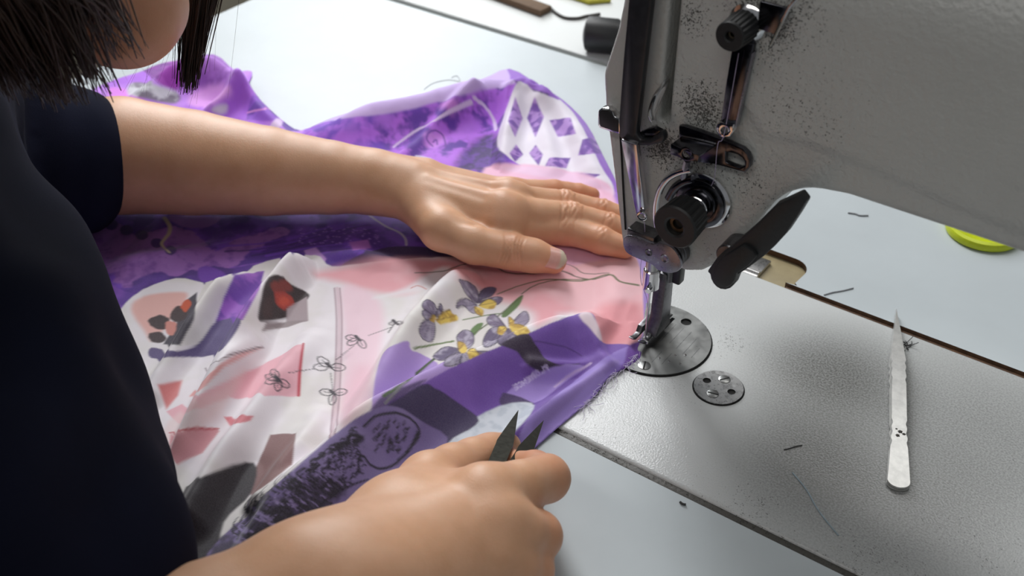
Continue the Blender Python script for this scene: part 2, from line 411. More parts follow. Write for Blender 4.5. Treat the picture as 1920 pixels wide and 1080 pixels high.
for x, y in ((.0105, -.0065), (.0165, .0005), (.0165, -.006), (.021, .004), (.022, -.004)):
    g = MB(); g.tube(spline([(x - .0008, y + .0007, .0014), (x + .0006, y + .0003, .0014), (x - .0004, y - .0003, .0014), (x + .0007, y - .0009, .0014)], 4), .00012, 6); g.build('engraved_mark', M['chrome'], plate)
for k, (x, y) in enumerate(((-.0043, .0235), (-.0005, .0235))):
    g = MB()
    for j in range(7): g.prism([(x - .0006, y - .005 + j * .0015, .0004), (x - .0006, y - .0038 + j * .0015, .0004), (x - .0006, y - .0042 + j * .0015, .0013)], (.0012, 0, 0))
    g.build('feed_dog', M['dark_steel'], machine, False)
# small oil plate
g = MB(); g.cyl((.0476, -.0082, -.0002), (0, 0, 1), .0139, .0004, .0001, 56); g.build('plate_groove', M['black_hole'], machine)
g = MB(); g.prism([(x, y, .0002) for x, y in circ(.0476, -.0082, .0132, 56)], (0, 0, .0008), holes=[[(x, y, .0002) for x, y in circ(cx, cy, .0022, 16)] for cx, cy in ((.0401, -.0073), (.0549, -.0077))])
oil = g.build('oil_plate', M['steel'], machine, True, 30)
slotted_screw('screw', (.0474, -.0010, .0009), (0, 0, 1), .0032, .0005, oil, 'plate_steel', .2)
slotted_screw('screw', (.0476, -.0149, .0009), (0, 0, 1), .0032, .0005, oil, 'plate_steel', 2.6)

def face_prism(pts, off, scale, y, thick, name, mat, parent, bevel=0.0, holes=(), seg=2, angle=40):
    """flat piece standing in front of the head: outline measured on the upright plane y"""
    cv = lambda q: [tuple(at_y(off[0] + p[0] / scale, off[1] + p[1] / scale, y)) for p in q]
    g = MB(); g.prism(cv(pts), (0, thick, 0), bevel, seg, holes=[cv(q) for q in holes])
    return g.build(name, M[mat], parent, True, angle)
def ell(cx, cy, r, n=20): return [(cx + r * math.cos(2 * PI * k / n), cy + r * math.sin(2 * PI * k / n)) for k in range(n)]
M['guard_steel'] = plain('violet_grey_steel', (.30, .29, .33), .30, .85, wear=.06, scale=500)
M['mirror'] = plain('polished_steel', (.62, .61, .66), .16, 1.0, wear=.04, scale=200)
M['dark_chrome'] = plain('dark_polished_steel', (.10, .10, .115), .18, 1.0, wear=.2, scale=400)
# take-up guard
st = face_prism([(1180, -60), (1228, -60), (1222, 0), (1208, 120), (1196, 225), (1193, 252), (1200, 262), (1219, 262), (1241, 246), (1246, 259), (1243, 268), (1217, 274), (1192, 274), (1170, 267), (1160, 256), (1160, 222), (1168, 110), (1178, 0)], (0, 0), 1, -.039, .0042, 'take_up_guard', 'black_satin', machine, .0010)
face_prism([(1199, 262), (1218, 261), (1240, 247), (1226, 240), (1212, 243), (1197, 250)], (0, 0), 1, -.0365, .003, 'guard_pocket', 'dark_chrome', st, .0004)
tb = face_prism([(50, 80), (80, 58), (140, 60), (175, 90), (190, 130), (230, 150), (235, 280), (150, 255), (60, 225), (48, 195)], (1110, 190), 4.5, -.035, .004, 'guard_clip', 'chrome', machine, .0006)
face_prism([(60, 88), (88, 70), (135, 72), (162, 98), (182, 142), (220, 162), (220, 262), (150, 240), (72, 214), (60, 190)], (1110, 190), 4.5, -.0356, .0008, 'clip_pad', 'black_plastic', tb, .0002)
g = MB(); g.tube([at_y(p[0], p[1], -.0255 - k * .0012) for k, p in enumerate(spline([(1252, 150), (1243, 165), (1233, 182), (1226, 200), (1222, 216), (1226, 230)], 4))], [.0012 + .0009 * math.sin(PI * k / 20) for k in range(21)], 10)
g.build('take_up_lever', M['chrome'], machine)
# polished thread channel below the guard
g = MB(); g.prism([tuple(at_y(a, b, y)) for a, b, y in ((1164, 262, -.0415), (1193, 272, -.0415), (1209, 397, -.0345), (1192, 402, -.0345))], (0, .0032, .0006), .0004); g.build('thread_channel', M['mirror'], machine)
c = at_y(1204, 405, -.036); g = MB(); g.tube([c + np.array([.0022 * math.cos(t), .0004 * math.sin(t), .0016 * math.sin(t)]) for t in np.linspace(0, 2 * PI, 19)], .0007, 8); g.build('thread_eye', M['chrome'], machine)
g = MB(); g.tube([at_y(*p, -.0303) for p in ((1163, 250), (1166, 300), (1169, 360), (1173, 430))], .0005, 6); g.build('face_plate_seam', M['black_hole'], machine)
# pre-tension post at the top of the head
pb = at_y(1403, 42, -.031); g = MB()
g.lathe([(0, 0), (.0070, 0), (.0082, .0008), (.0082, .0016), (.0070, .0026), (.0062, .0030), (.0062, .005), (0, .005)], pb, (0, -1, 0), 48); post = g.build('pre_tension_disc', M['chrome'], machine)
def knob(o, r0, r1, ln, hole, parent, n=20):
    g = MB(); rb = lambda i, j: 1.0 if j in (0, 1, 8, 9, 10, 11, 12) else (1.0 if (i % 4) in (0, 1) else .93)
    g.lathe([(0, 0), (r0 * .94, 0), (r0, .0004), (r0 * .999, .0012), (r0 + (r1 - r0) * .4, ln * .4), (r0 + (r1 - r0) * .7, ln * .7), (r1, ln - .0016), (r1, ln - .0012), (r1 * 1.0, ln - .0008), (r1 * .93, ln), (hole * 1.25, ln), (hole, ln - .0006), (hole, ln - .005), (0, ln - .005)], o, (0, -1, 0), n * 4, rb)
    k = g.build('knob', M['black_plastic'], parent, True, 28)
    oo = Vector(o) + Vector((0, -1, 0)) * (ln - .0045); g = MB(); g.lathe([(hole * .55, 0), (hole * .62, .0012), (hole * .95, .0014), (hole * .95, 0)], oo, (0, -1, 0), 24); g.build('brass_insert', M['brass'], k); return k
M['brass'] = plain('dull_brass', (.13, .10, .07), .4, 1.0, wear=.3)
knob((pb[0], -.0345, pb[2]), .0068, .0063, .0135, .0019, machine)
face_prism([(1425, 2), (1478, 16), (1466, 46), (1456, 66), (1420, 54)], (0, 0), 1, -.0352, .0016, 'pre_tension_bracket', 'dark_chrome', machine, .0003)
g = MB(); g.tube([at_y(*p, y) for p, y in (((1505, -14), -.0345), ((1480, 14), -.0375), ((1462, 50), -.0385), ((1445, 83), -.0385))], .0007, 8); g.build('thread_guide_wire', M['chrome'], machine)
ch = face_prism([(1374, 80), (1414, 84), (1400, 150), (1379, 240), (1350, 233), (1362, 150)], (0, 0), 1, -.0345, .0030, 'thread_channel', 'dark_chrome', machine, .0005)
face_prism([(1408, 100), (1412, 100), (1398, 160), (1380, 240), (1377, 240), (1394, 160)], (0, 0), 1, -.0352, .0035, 'channel_flange', 'guard_steel', ch, .0003)
face_prism([(1344, 232), (1352, 229), (1366, 234), (1376, 233), (1376, 246), (1369, 256), (1357, 260), (1347, 255), (1342, 244)], (0, 0), 1, -.0362, .0040, 'thread_eye', 'chrome', machine, .0005, holes=[ell(1358, 245, 6.5, 14)])
# slotted thread-guide bracket
O3, S3 = (1240, 230), 9.82
br = face_prism([(320, 60), (420, 70), (720, 170), (1000, 270), (1250, 370), (1500, 480), (1600, 580), (1640, 690), (1630, 820), (1540, 920), (1400, 880), (1000, 770), (650, 720), (330, 440)], O3, S3, -.0335, .0030, 'guide_bracket', 'dark_chrome', machine, .0004,
                holes=[[(1180, 540), (1300, 560), (1400, 590), (1490, 650), (1530, 720), (1530, 790), (1450, 830), (1300, 780), (1180, 730)]])
tabp = [(170, 390), (360, 470), (430, 440), (500, 460), (590, 560), (710, 600), (670, 720), (550, 712), (470, 712), (380, 680), (330, 640), (160, 580)]
face_prism(tabp, O3, S3, -.0430, .0012, 'bracket_tab', 'dark_chrome', br, .0003, holes=[ell(460, 580, 82, 16)])
q = [at_y(O3[0] + a / S3, O3[1] + b / S3, y) for a, b, y in ((175, 395, -.0430), (705, 605, -.0430), (1010, 400, -.0335), (370, 245, -.0335))]
g = MB(); g.prism([tuple(p) for p in q], (0, .0002, -.0010), .0003); g.build('bracket_web', M['dark_chrome'], br)
face_prism([(370, 238), (720, 312), (1000, 385), (995, 402), (715, 330), (365, 258)], O3, S3, -.0340, .001, 'bracket_edge', 'steel', br, .0002)
g = MB(); p0 = at_y(1289, 300, -.038); p1 = at_y(1282, 334, -.034); g.tube([p0, (p0 + p1) / 2, p1], .0017, 8); g.build('bracket_stud', M['guard_steel'], machine)
# main tension post
TX, TZ_ = .0358, .1262
g = MB(); g.lathe([(0, 0), (.0128, 0), (.0138, .0006), (.0138, .0012), (.0124, .0020), (.0105, .0021), (.0100, .0026), (0, .0026)], (TX, -.0300, TZ_), (0, -1, 0), 56); td = g.build('tension_disc', M['chrome'], machine, True, 30)
g = MB(); g.lathe([(.006, 0), (.0112, .0003), (.0120, .0012), (.0120, .0017), (.0096, .0026), (.0082, .0026), (.0078, .0032), (.0058, .0036), (.0054, .0058), (.0048, .0062), (.0048, .0080), (.0038, .0086), (.0034, .012), (0, .012)], (TX, -.0328, TZ_), (0, -1, 0), 56); g.build('tension_disc_cap', M['dark_chrome'], td, True, 25)
g = MB(); g.tube([(TX + .0056 * math.cos(t), -.0385 - t * .00028, TZ_ + .0056 * math.sin(t)) for t in np.linspace(0, 5 * PI, 70)], .0005, 6); g.build('tension_spring', M['chrome'], machine)
knob((TX, -.0445, TZ_), .0098, .0106, .0135, .0042, machine)
# check spring hook and its dark rail
g = MB(); g.tube([at_y(*p, -.036) for p in spline([(1296, 318), (1276, 322), (1256, 332), (1243, 346), (1235, 364), (1231, 384), (1230, 408), (1232, 424)], 5)], .0016, 10); g.build('check_spring_hook', M['chrome'], machine)
g = MB(); g.tube([at_y(*p, -.034) for p in spline([(1300, 336), (1284, 340), (1266, 352), (1254, 372)], 5)], .0021, 10); g.build('check_spring_rail', M['dark_chrome'], machine)
# reverse lever
O4, S4 = (1100, 200), 2.841
lv = face_prism([(1130, 470), (1165, 515), (1120, 590), (1060, 680), (1000, 745), (940, 800), (860, 860), (800, 900), (788, 930), (778, 955), (760, 971), (738, 977), (712, 974), (690, 962), (672, 942), (660, 918), (655, 892), (640, 880), (690, 810), (760, 755), (890, 640), (1000, 530)], O4, S4, -.046, .0065, 'reverse_lever', 'black_plastic', machine, .0014)
face_prism([(662, 900), (700, 830), (730, 798), (830, 738), (880, 770), (905, 800), (860, 850), (795, 892), (784, 928), (768, 953), (742, 967), (716, 964), (692, 952), (672, 928)], O4, S4, -.0485, .0035, 'lever_hub', 'black_plastic', lv, .0009)
g = MB(); p = at_y(1366, 480, -.04); g.cyl((p[0], -.041, p[2]), (0, 1, 0), .006, .026, .0006, 28); g.build('lever_pivot', M['dark_steel'], machine)
# needle-bar guard
O1, S1 = (1160, 420), 10.8
gd_pts = [(90, 300), (140, 255), (220, 230), (350, 270), (690, 405), (800, 380), (920, 400), (1080, 490), (1200, 640), (1260, 800), (1230, 930), (1100, 990), (950, 985), (790, 930), (680, 830), (540, 765), (330, 680), (170, 590), (110, 500), (85, 400)]
gp = [tuple(p) for p in spline([(a, b) for a, b in gd_pts], 3, True)]
gd = face_prism(gp, O1, S1, -.0385, .0024, 'needle_bar_guard', 'guard_steel', machine, .0004)
for (a, b, r) in ((605, 578, .0020), (930, 700, .0024)):
    p = at_y(O1[0] + a / S1, O1[1] + b / S1, -.0385)
    g = MB(); g.lathe([(r * .35, -.0005), (r * .45, .0001), (r * .8, .0004), (r, 0), (r, -.0005), (0, -.0005)], p, (0, -1, 0), 24); g.build('socket_screw', M['dark_steel'] if a < 700 else M['guard_steel'], gd)
p = at_y(O1[0] + 1000 / S1, O1[1] + 690 / S1, -.0385)
g = MB(); g.lathe([(.0068, 0), (.0072, .0005), (.0072, .0022), (.0064, .0026), (.0064, .0034), (.0070, .0038), (.0070, .0070), (0, .0070)], (p[0], -.0368, p[2]), (0, 1, 0), 36); g.build('guard_bearing', M['dark_steel'], machine)
p = at_y(O1[0] + 230 / S1, O1[1] + 360 / S1, -.0385); g = MB(); g.box((p[0] - .003, -.037, p[2] - .002), (p[0] + .012, -.026, p[2] + .006), .0008); g.build('guard_bracket', M['dark_steel'], machine)
# needle bar, clamp, needle, presser bar and foot
g = MB(); g.cyl((-.0022, 0, .048), (0, 0, 1), .0036, .045, .0004, 24); g.build('needle_bar', M['steel'], machine)
g = MB(); g.cyl((-.0022, 0, .0405), (0, 0, 1), .0046, .0125, .0006, 28); cl = g.build('needle_clamp', M['chrome'], machine)
g = MB(); g.cyl((-.0010, -.0030, .0435), (.3, -1, 0), .0018, .0045, .0003, 18); g.build('clamp_screw', M['chrome'], cl)
g = MB(); g.tube([(-.0024, 0, .041), (-.0024, 0, .018), (-.0024, 0, .006), (-.0024, 0, .0015)], [.00075, .0006, .0005, .00025], 10); g.build('needle', M['chrome'], machine)
g = MB(); g.cyl((.0015, .0130, .040), (0, 0, 1), .0042, .055, .0004, 24); g.build('presser_bar', M['dark_steel'], machine)
g = MB(); g.box((.0045, .0105, .040), (.0095, .0165, .072), .0010); g.build('presser_bar_bracket', M['black_plastic'], machine)
foot = MB(); foot.prism([(.0030, .0165, .046), (.0030, .0075, .046), (.0030, .0070, .016), (.0030, .0020, .0085), (.0030, .0020, .0060), (.0030, .0185, .0060), (.0030, .0175, .012)], (-.0075, 0, 0), .0007)
foot = foot.build('presser_foot', M['dark_steel'], machine)
sol = lambda x0, x1, y0: [(x0, y0, .0030), (x1, y0, .0030), (x1, .0250, .0030), (x0, .0250, .0030)]
g = MB(); g.prism([(.0, -.0040, .0046), (.0, -.0066, .0062), (.0, -.0072, .0076), (.0, -.0060, .0074), (.0, -.0030, .0060), (.0, .0010, .0062), (.0, .0030, .0095), (.0, .0190, .0095), (.0, .0270, .0058), (.0, .0270, .0046)], (-.0035, 0, 0), .0004); g.build('foot_toe', M['dark_steel'], foot)
g = MB(); g.prism([(-.0062, -.0040, .0046), (-.0062, -.0064, .0062), (-.0062, -.0070, .0074), (-.0062, -.0055, .0072), (-.0062, -.0030, .0060), (-.0062, .0010, .0062), (-.0062, .0030, .0095), (-.0062, .0190, .0095), (-.0062, .0270, .0058), (-.0062, .0270, .0046)], (-.0032, 0, 0), .0004); g.build('foot_toe', M['dark_steel'], foot)
g = MB(); g.tube([(-.0002 + .0022 * math.cos(t), -.0062 + .0004 * math.cos(t), .0078 + .0016 * math.sin(t)) for t in np.linspace(-.3, PI + .3, 14)], .0005, 8); g.build('foot_wire', M['chrome'], foot)
M['thread'] = plain('lilac_thread', (.52, .44, .62), .8, wear=.1)
e = at_y(1206, 408, -.036)
g = MB(); g.tube(spline([tuple(e), tuple(at_y(1209, 440, -.034)), (-.0058, -.006, .050), (-.0026, -.0009, .030), (-.0024, -.0007, .006)], 6), .00014, 6); g.build('needle_thread', M['thread'], machine)
e2 = at_y(1358, 250, -.036); g = MB(); g.tube(spline([tuple(at_y(1385, 100, -.0375)), tuple(e2), tuple(at_y(1346, 270, -.0395)), tuple(at_y(1340, 330, -.0370)), (TX + .004, -.0335, TZ_ + .010)], 6), .00014, 6); g.build('upper_thread', M['thread'], machine)
# ------------------------------------------------------------------ the printed cloth
ST = .0007; CX0, CY0 = -.560, -.330; NX, NY = 820, 840
cgx = CX0 + ST * np.arange(NX); cgy = CY0 + ST * np.arange(NY)
GX, GY = np.meshgrid(cgx, cgy, indexing='ij')
def vnoise(shape, cells, seed, octv=3, pers=.5):
    r = np.random.default_rng(seed); out = np.zeros(shape); amp = 1; tot = 0
    for o in range(octv):
        n = int(cells * 2 ** o) + 2; gq = r.random((n, n))
        xs = np.linspace(0, n - 1.001, shape[0]); ys = np.linspace(0, n - 1.001, shape[1])
        xi = xs.astype(int); yi = ys.astype(int); fx = xs - xi; fy = ys - yi
        fx = (fx * fx * (3 - 2 * fx))[:, None]; fy = (fy * fy * (3 - 2 * fy))[None]
        a = gq[np.ix_(xi, yi)]; b = gq[np.ix_(xi + 1, yi)]; c = gq[np.ix_(xi, yi + 1)]; d = gq[np.ix_(xi + 1, yi + 1)]
        out += amp * ((a * (1 - fx) + b * fx) * (1 - fy) + (c * (1 - fx) + d * fx) * fy); tot += amp; amp *= pers
    return out / tot
outline_px = [(1219, 590), (1216, 540), (1213, 497), (1190, 430), (1160, 350), (1130, 290), (1100, 232), (1060, 190), (1010, 158), (955, 127), (900, 148), (800, 172), (700, 196), (620, 220), (565, 243),
              (530, 225), (490, 190), (468, 160), (472, 132), (440, 130), (400, 100), (340, 110), (300, 118), (262, 134), (215, 148), (150, 175), (60, 215), (-60, 330), (-90, 480), (-60, 640), (60, 830), (160, 960), (250, 1060), (330, 1130), (450, 1160), (560, 1120), (700, 1075),
              (880, 945), (1010, 832), (1060, 790), (1115, 744), (1140, 712), (1172, 692), (1200, 672), (1222, 640)]
outline = np.array([at(px, py, .001)[:2] for px, py in spline(outline_px, 3, True)])
def seg_dist(X, Y, A, B):
    e = B - A; L2 = max(e @ e, 1e-14); t = np.clip(((X - A[0]) * e[0] + (Y - A[1]) * e[1]) / L2, 0, 1)
    qx = A[0] + e[0] * t; qy = A[1] + e[1] * t
    return (X - qx) ** 2 + (Y - qy) ** 2, t, qx, qy, (e[0] * (Y - A[1]) - e[1] * (X - A[0]))
HZ = np.zeros((NX, NY))
def ridge(pts, hs, wl, wr, z=.008):
    """raised fold along a measured crest: heights hs (mm) along it, half widths (mm) on its far and near side"""
    P = [at(a, b, z)[:2] for a, b in pts]; P = np.array(spline(P, 4)); hh = np.interp(np.linspace(0, 1, len(P)), np.linspace(0, 1, len(hs)), hs)
    w = max(wl, wr) * 1e-3 * 2.6; m = np.argwhere((GX > P[:, 0].min() - w) & (GX < P[:, 0].max() + w) & (GY > P[:, 1].min() - w) & (GY < P[:, 1].max() + w))
    i0, j0 = m.min(0); i1, j1 = m.max(0) + 1; X = GX[i0:i1, j0:j1]; Y = GY[i0:i1, j0:j1]
    best = np.full(X.shape, 1e9); bh = np.zeros(X.shape); bs = np.zeros(X.shape)
    for k in range(len(P) - 1):
        d, t, _, _, s = seg_dist(X, Y, P[k], P[k + 1]); u = d < best
        best = np.where(u, d, best); bh = np.where(u, hh[k] + (hh[k + 1] - hh[k]) * t, bh); bs = np.where(u, s, bs)
    d = np.sqrt(best) * 1e3; wd = np.where(bs > 0, wl, wr)
    q = np.clip(d / (wd * 1.8), 0, 1); HZ[i0:i1, j0:j1] += 1.3 * bh * 1e-3 * (1 - q * q * (3 - 2 * q)) ** 1.25
# left = far side when the crest is listed from lower left to upper right
ridge([(430, 1040), (520, 930), (620, 838), (730, 757), (840, 694), (960, 640), (1050, 600), (1105, 588)], [7, 14, 17, 17, 16, 14, 11, 5], 8, 19, .014)
ridge([(1098, 588), (1125, 640), (1180, 652)], [5, 4, 0], 8, 8)
ridge([(860, 900), (960, 812), (1040, 745), (1120, 695), (1180, 655)], [3, 6, 6, 5, 2], 6, 9)
ridge([(1000, 690), (1060, 680), (1140, 658)], [3, 4, 1], 4, 5)
ridge([(1140, 480), (1148, 530), (1135, 590)], [1, 3, 3], 10, 10)
ridge([(640, 800), (710, 700), (770, 610), (850, 522), (900, 500)], [4, 8, 11, 9, 1], 7, 11)
ridge([(330, 800), (400, 690), (470, 580), (545, 485), (590, 470)], [4, 11, 15, 15, 1], 6, 10, .014)
ridge([(280, 720), (350, 620), (410, 545), (470, 500)], [5, 11, 12, 2], 5.5, 8)
ridge([(350, 960), (430, 830), (520, 700), (590, 600)], [9, 10, 8, 1], 7, 9)
ridge([(480, 930), (560, 830), (610, 740)], [8, 7, 1], 6, 7)
ridge([(300, 880), (370, 780), (440, 690), (500, 620)], [5, 7, 6, 1], 5, 6)
ridge([(600, 470), (680, 470), (760, 480)], [2, 5, 1], 7, 8)
ridge([(220, 480), (300, 470), (380, 450)], [2, 5, 2], 9, 12)
ridge([(590, 235), (700, 208), (820, 184), (940, 160), (985, 165)], [7, 15, 17, 15, 9], 10, 22, .014)
ridge([(940, 290), (950, 240), (965, 185)], [4, 9, 9], 7, 9)
ridge([(740, 280), (820, 232), (890, 192)], [3, 5, 6], 5, 7)
ridge([(985, 165), (1050, 205), (1090, 260), (1120, 320)], [8, 9, 7, 3], 14, 10)
ridge([(1040, 300), (1030, 250), (1010, 200)], [2, 4, 4], 8, 8)
ridge([(250, 165), (320, 135), (400, 125), (460, 150)], [7, 16, 17, 8], 10, 16, .015)
ridge([(400, 200), (460, 170), (500, 200), (545, 240)], [4, 6, 6, 3], 6, 8)
ridge([(330, 215), (420, 190), (470, 145)], [2, 7, 9], 8, 8)
ridge([(870, 462), (930, 482), (990, 492), (1050, 503)], [2, 4, 4, 2], 9, 6, .004)
wr_ = vnoise((NX, NY), 26, 3, 3); HZ += (wr_ - .35) * .0022
HZ += .0014 * np.sin(GX * 95 + GY * 60 + 6 * vnoise((NX, NY), 5, 9, 2))
# cloth lies flat under the forearm, the pressing hand and the presser foot, and comes down at its border
def flat(pts, w, z, top=.0016):
    global HZ
    P = [at(a, b, z)[:2] for a, b in pts]; best = np.full(HZ.shape, 1e9)
    for k in range(len(P) - 1): best = np.minimum(best, seg_dist(GX, GY, P[k], P[k + 1])[0])
    q = np.clip((np.sqrt(best) - w) / (w * .7), 0, 1); q = q * q * (3 - 2 * q); HZ = np.minimum(HZ, HZ * q + top * (1 - q))
flat([(150, 350), (500, 365), (760, 385)], .024, .004)
flat([(760, 395), (860, 410), (1000, 410), (1190, 430)], .028, .004)
flat([(880, 452), (960, 475), (1050, 490)], .009, .004, .0050)
flat([(1219, 590), (1200, 640), (1185, 655)], .012, .002, .0022)
ed = np.full(HZ.shape, 1e9); inside = np.zeros(HZ.shape, bool); snapx = GX.copy(); snapy = GY.copy()
for k in range(len(outline)):
    A, B = outline[k], outline[(k + 1) % len(outline)]
    d, t, qx, qy, s = seg_dist(GX, GY, A, B); u = d < ed; ed = np.where(u, d, ed); snapx = np.where(u, qx, snapx); snapy = np.where(u, qy, snapy)
    if A[1] != B[1]:
        lo_, hi_ = (A, B) if A[1] < B[1] else (B, A); c = (GY >= lo_[1]) & (GY < hi_[1])
        inside ^= c & (GX < lo_[0] + (GY - lo_[1]) / (hi_[1] - lo_[1]) * (hi_[0] - lo_[0]))
ed = np.sqrt(ed); q = np.clip(ed / .012, 0, 1); HZ = np.maximum(HZ, 0) * (.12 + .88 * q * (2 - q)) + .0009
# over the machine bed the cloth rides at bed level, elsewhere on the table top
tb_ = np.clip((BY0 - .004 - GY) / .01, 0, 1) + np.clip((GY - BY1 - .004) / .01, 0, 1) + np.clip((BX0 - .004 - GX) / .01, 0, 1)
HZ += np.where(tb_ > 0, (TZ + .0003) * np.clip(tb_, 0, 1), 0)
HZ -= np.clip(-.284 - GY, 0, 1) * 2.2
for _ in range(2): HZ[1:-1, 1:-1] = (HZ[1:-1, 1:-1] * 2 + HZ[:-2, 1:-1] + HZ[2:, 1:-1] + HZ[1:-1, :-2] + HZ[1:-1, 2:]) / 6
def cloth_z(x, y):
    i = np.clip((np.asarray(x) - CX0) / ST, 0, NX - 2); j = np.clip((np.asarray(y) - CY0) / ST, 0, NY - 2); a = i.astype(int); b = j.astype(int); u = i - a; v = j - b
    return (HZ[a, b] * (1 - u) + HZ[a + 1, b] * u) * (1 - v) + (HZ[a, b + 1] * (1 - u) + HZ[a + 1, b + 1] * u) * v
def on_cloth(pts):
    """where measured photograph points lie on the folded cloth, in cloth coordinates (x, y)"""
    p = np.asarray(pts, float); d = FWD * F_PX + np.outer(p[:, 0] - 960, RIGHT) - np.outer(p[:, 1] - 540, UPV)
    out = np.full((len(p), 2), np.nan); done = np.zeros(len(p), bool)
    for z in np.arange(.044, -.0060, -.0004):
        q = CAM + d * ((z - CAM[2]) / d[:, 2])[:, None]; hit = ~done & (cloth_z(q[:, 0], q[:, 1]) >= z)
        out[hit] = q[hit, :2]; done |= hit
    q = CAM + d * ((-.004 - CAM[2]) / d[:, 2])[:, None]; out[~done] = q[~done, :2]; return out

# the print is painted once into a sheet in cloth coordinates, twice as fine as the weave mesh
SS = 2; PX, PY = NX * SS, NY * SS; SHEET = np.zeros((PX, PY, 3), np.float32)
sx_ = CX0 + (np.arange(PX) - .5) * ST / SS; sy_ = CY0 + (np.arange(PY) - .5) * ST / SS
def lin(c): c = np.array(c, float) / 255; return np.where(c <= .04045, c / 12.92, ((c + .055) / 1.055) ** 2.4)
def win(P, pad):
    i0 = max(int((P[:, 0].min() - pad - CX0) / ST * SS), 0); i1 = min(int((P[:, 0].max() + pad - CX0) / ST * SS) + 2, PX)
    j0 = max(int((P[:, 1].min() - pad - CY0) / ST * SS), 0); j1 = min(int((P[:, 1].max() + pad - CY0) / ST * SS) + 2, PY)
    return slice(i0, max(i1, i0)), slice(j0, max(j1, j0))
NZ = {k: vnoise((PX, PY), c, s, o, .6).astype(np.float32) for k, c, s, o in (('big', 14, 21, 4), ('mid', 45, 22, 4), ('fine', 120, 23, 3), ('edge', 90, 24, 3))}
def area(pts, col, soft=0.0, smooth=True, col2=None, nz='mid', lo_=.42, hi_=.58, ragged=0.0, alpha=1.0, dense=True):
    """a printed area with outline pts; col2 is dabbed into it by noise; soft/ragged edges in mm"""
    pp = spline(pts, 4, True) if smooth else [np.array(p, float) for p in pts]
    if not smooth and dense:
        pp = [a + (b - a) * t for a, b in zip(pp, pp[1:] + pp[:1]) for t in (0, .25, .5, .75)]
    P = on_cloth(pp); w = win(P, (soft + ragged) * 2e-3); X, Y = np.meshgrid(sx_[w[0]], sy_[w[1]], indexing='ij')
    if X.size == 0: return
    d = sd_poly((X, Y), P)
    if ragged: d = d + (NZ['edge'][w] - .5) * ragged * 4e-3
    s = max(soft * 1e-3, .00028); m = np.clip(.5 - d / s / 2, 0, 1); m = (m * m * (3 - 2 * m) * alpha)[..., None]
    c = lin(col)
    if col2 is not None:
        t = np.clip((NZ[nz][w] - lo_) / (hi_ - lo_), 0, 1)[..., None]; c = c * (1 - t) + lin(col2) * t
    SHEET[w] = SHEET[w] * (1 - m) + c * m
def stroke(pts, col, w0, w1=None, alpha=1.0, n=4):
    """a printed line, widths in photograph pixels at its start and end"""
    P = on_cloth(spline(pts, n) if len(pts) > 2 else pts); w1 = w0 if w1 is None else w1; k = .00030 / 2
    w = win(P, max(w0, w1) * k + .0006); X, Y = np.meshgrid(sx_[w[0]], sy_[w[1]], indexing='ij')
    if X.size == 0: return
    m = np.zeros(X.shape)
    for i in range(len(P) - 1):
        if np.hypot(*(P[i + 1] - P[i])) > .03: continue
        d, t, _, _, _ = seg_dist(X, Y, P[i], P[i + 1]); r = (w0 + (w1 - w0) * (i + t) / (len(P) - 1)) * k
        m = np.maximum(m, np.clip((r - np.sqrt(d)) / .00028 + .5, 0, 1))
    m = (m * alpha)[..., None]; SHEET[w] = SHEET[w] * (1 - m) + lin(col) * m
def dot(x, y, r, col): area([(x + r * math.cos(a), y + r * .8 * math.sin(a)) for a in np.linspace(0, 2 * PI, 9)[:-1]], col, .2)

# ground: violet watercolour
t = np.clip((NZ['big'] - .40) / .2, 0, 1)[..., None]; SHEET[:] = lin((92, 40, 160)) * (1 - t) + lin((150, 88, 205)) * t
# --- far hump: violet texture, lilac selvedge, harlequin
area([(555, 250), (620, 215), (800, 170), (955, 120), (1060, 180), (1140, 300), (1160, 420), (700, 420)], (112, 52, 196), 0, True, (176, 96, 232), 'mid', .40, .62)
area([(700, 235), (800, 205), (900, 170), (960, 165), (945, 300), (900, 325), (760, 300)], (88, 30, 160), 4, True, (186, 104, 236), 'mid', .45, .60, alpha=.85)
for x, y, r, c in ((812, 262, 20, (206, 132, 236)), (846, 200, 16, (214, 136, 232)), (720, 226, 18, (176, 104, 232)), (880, 235, 22, (170, 92, 226)), (660, 240, 14, (150, 84, 214))):
    area([(x + r * math.cos(a) * (1 + .3 * math.sin(3 * a + x)), y + r * .8 * math.sin(a)) for a in np.linspace(0, 2 * PI, 9)[:-1]], c, 3, ragged=1.2, alpha=.85)
area([(868, 285), (925, 250), (945, 300), (920, 318), (860, 318)], (58, 16, 108), 4, True, (96, 40, 160), 'fine', .4, .6, ragged=1)
stroke([(812, 275), (800, 262), (806, 248), (820, 246), (832, 258), (836, 276)], (110, 50, 170), 4)
stroke([(812, 268), (818, 262), (820, 272)], (120, 60, 180), 4)
area([(545, 250), (560, 238), (620, 214), (700, 190), (800, 166), (900, 142), (958, 120), (966, 150), (958, 160), (900, 172), (820, 192), (740, 212), (640, 224), (600, 232)], (206, 178, 238), 1.2)
area([(952, 120), (1010, 152), (1062, 186), (1102, 228), (1136, 290), (1166, 350), (1192, 425), (1180, 430), (1120, 300), (1085, 240), (1040, 200), (1000, 176), (962, 150)], (150, 96, 206), .6)
area([(962, 150), (990, 166), (1030, 178), (1020, 186), (985, 172)], (62, 34, 100), .8, smooth=False)
area([(966, 162), (985, 158), (1002, 172), (1060, 196), (1096, 246), (1126, 310), (1150, 350), (1140, 372), (1080, 330), (985, 312), (950, 292), (932, 262)], (236, 229, 243), .5)
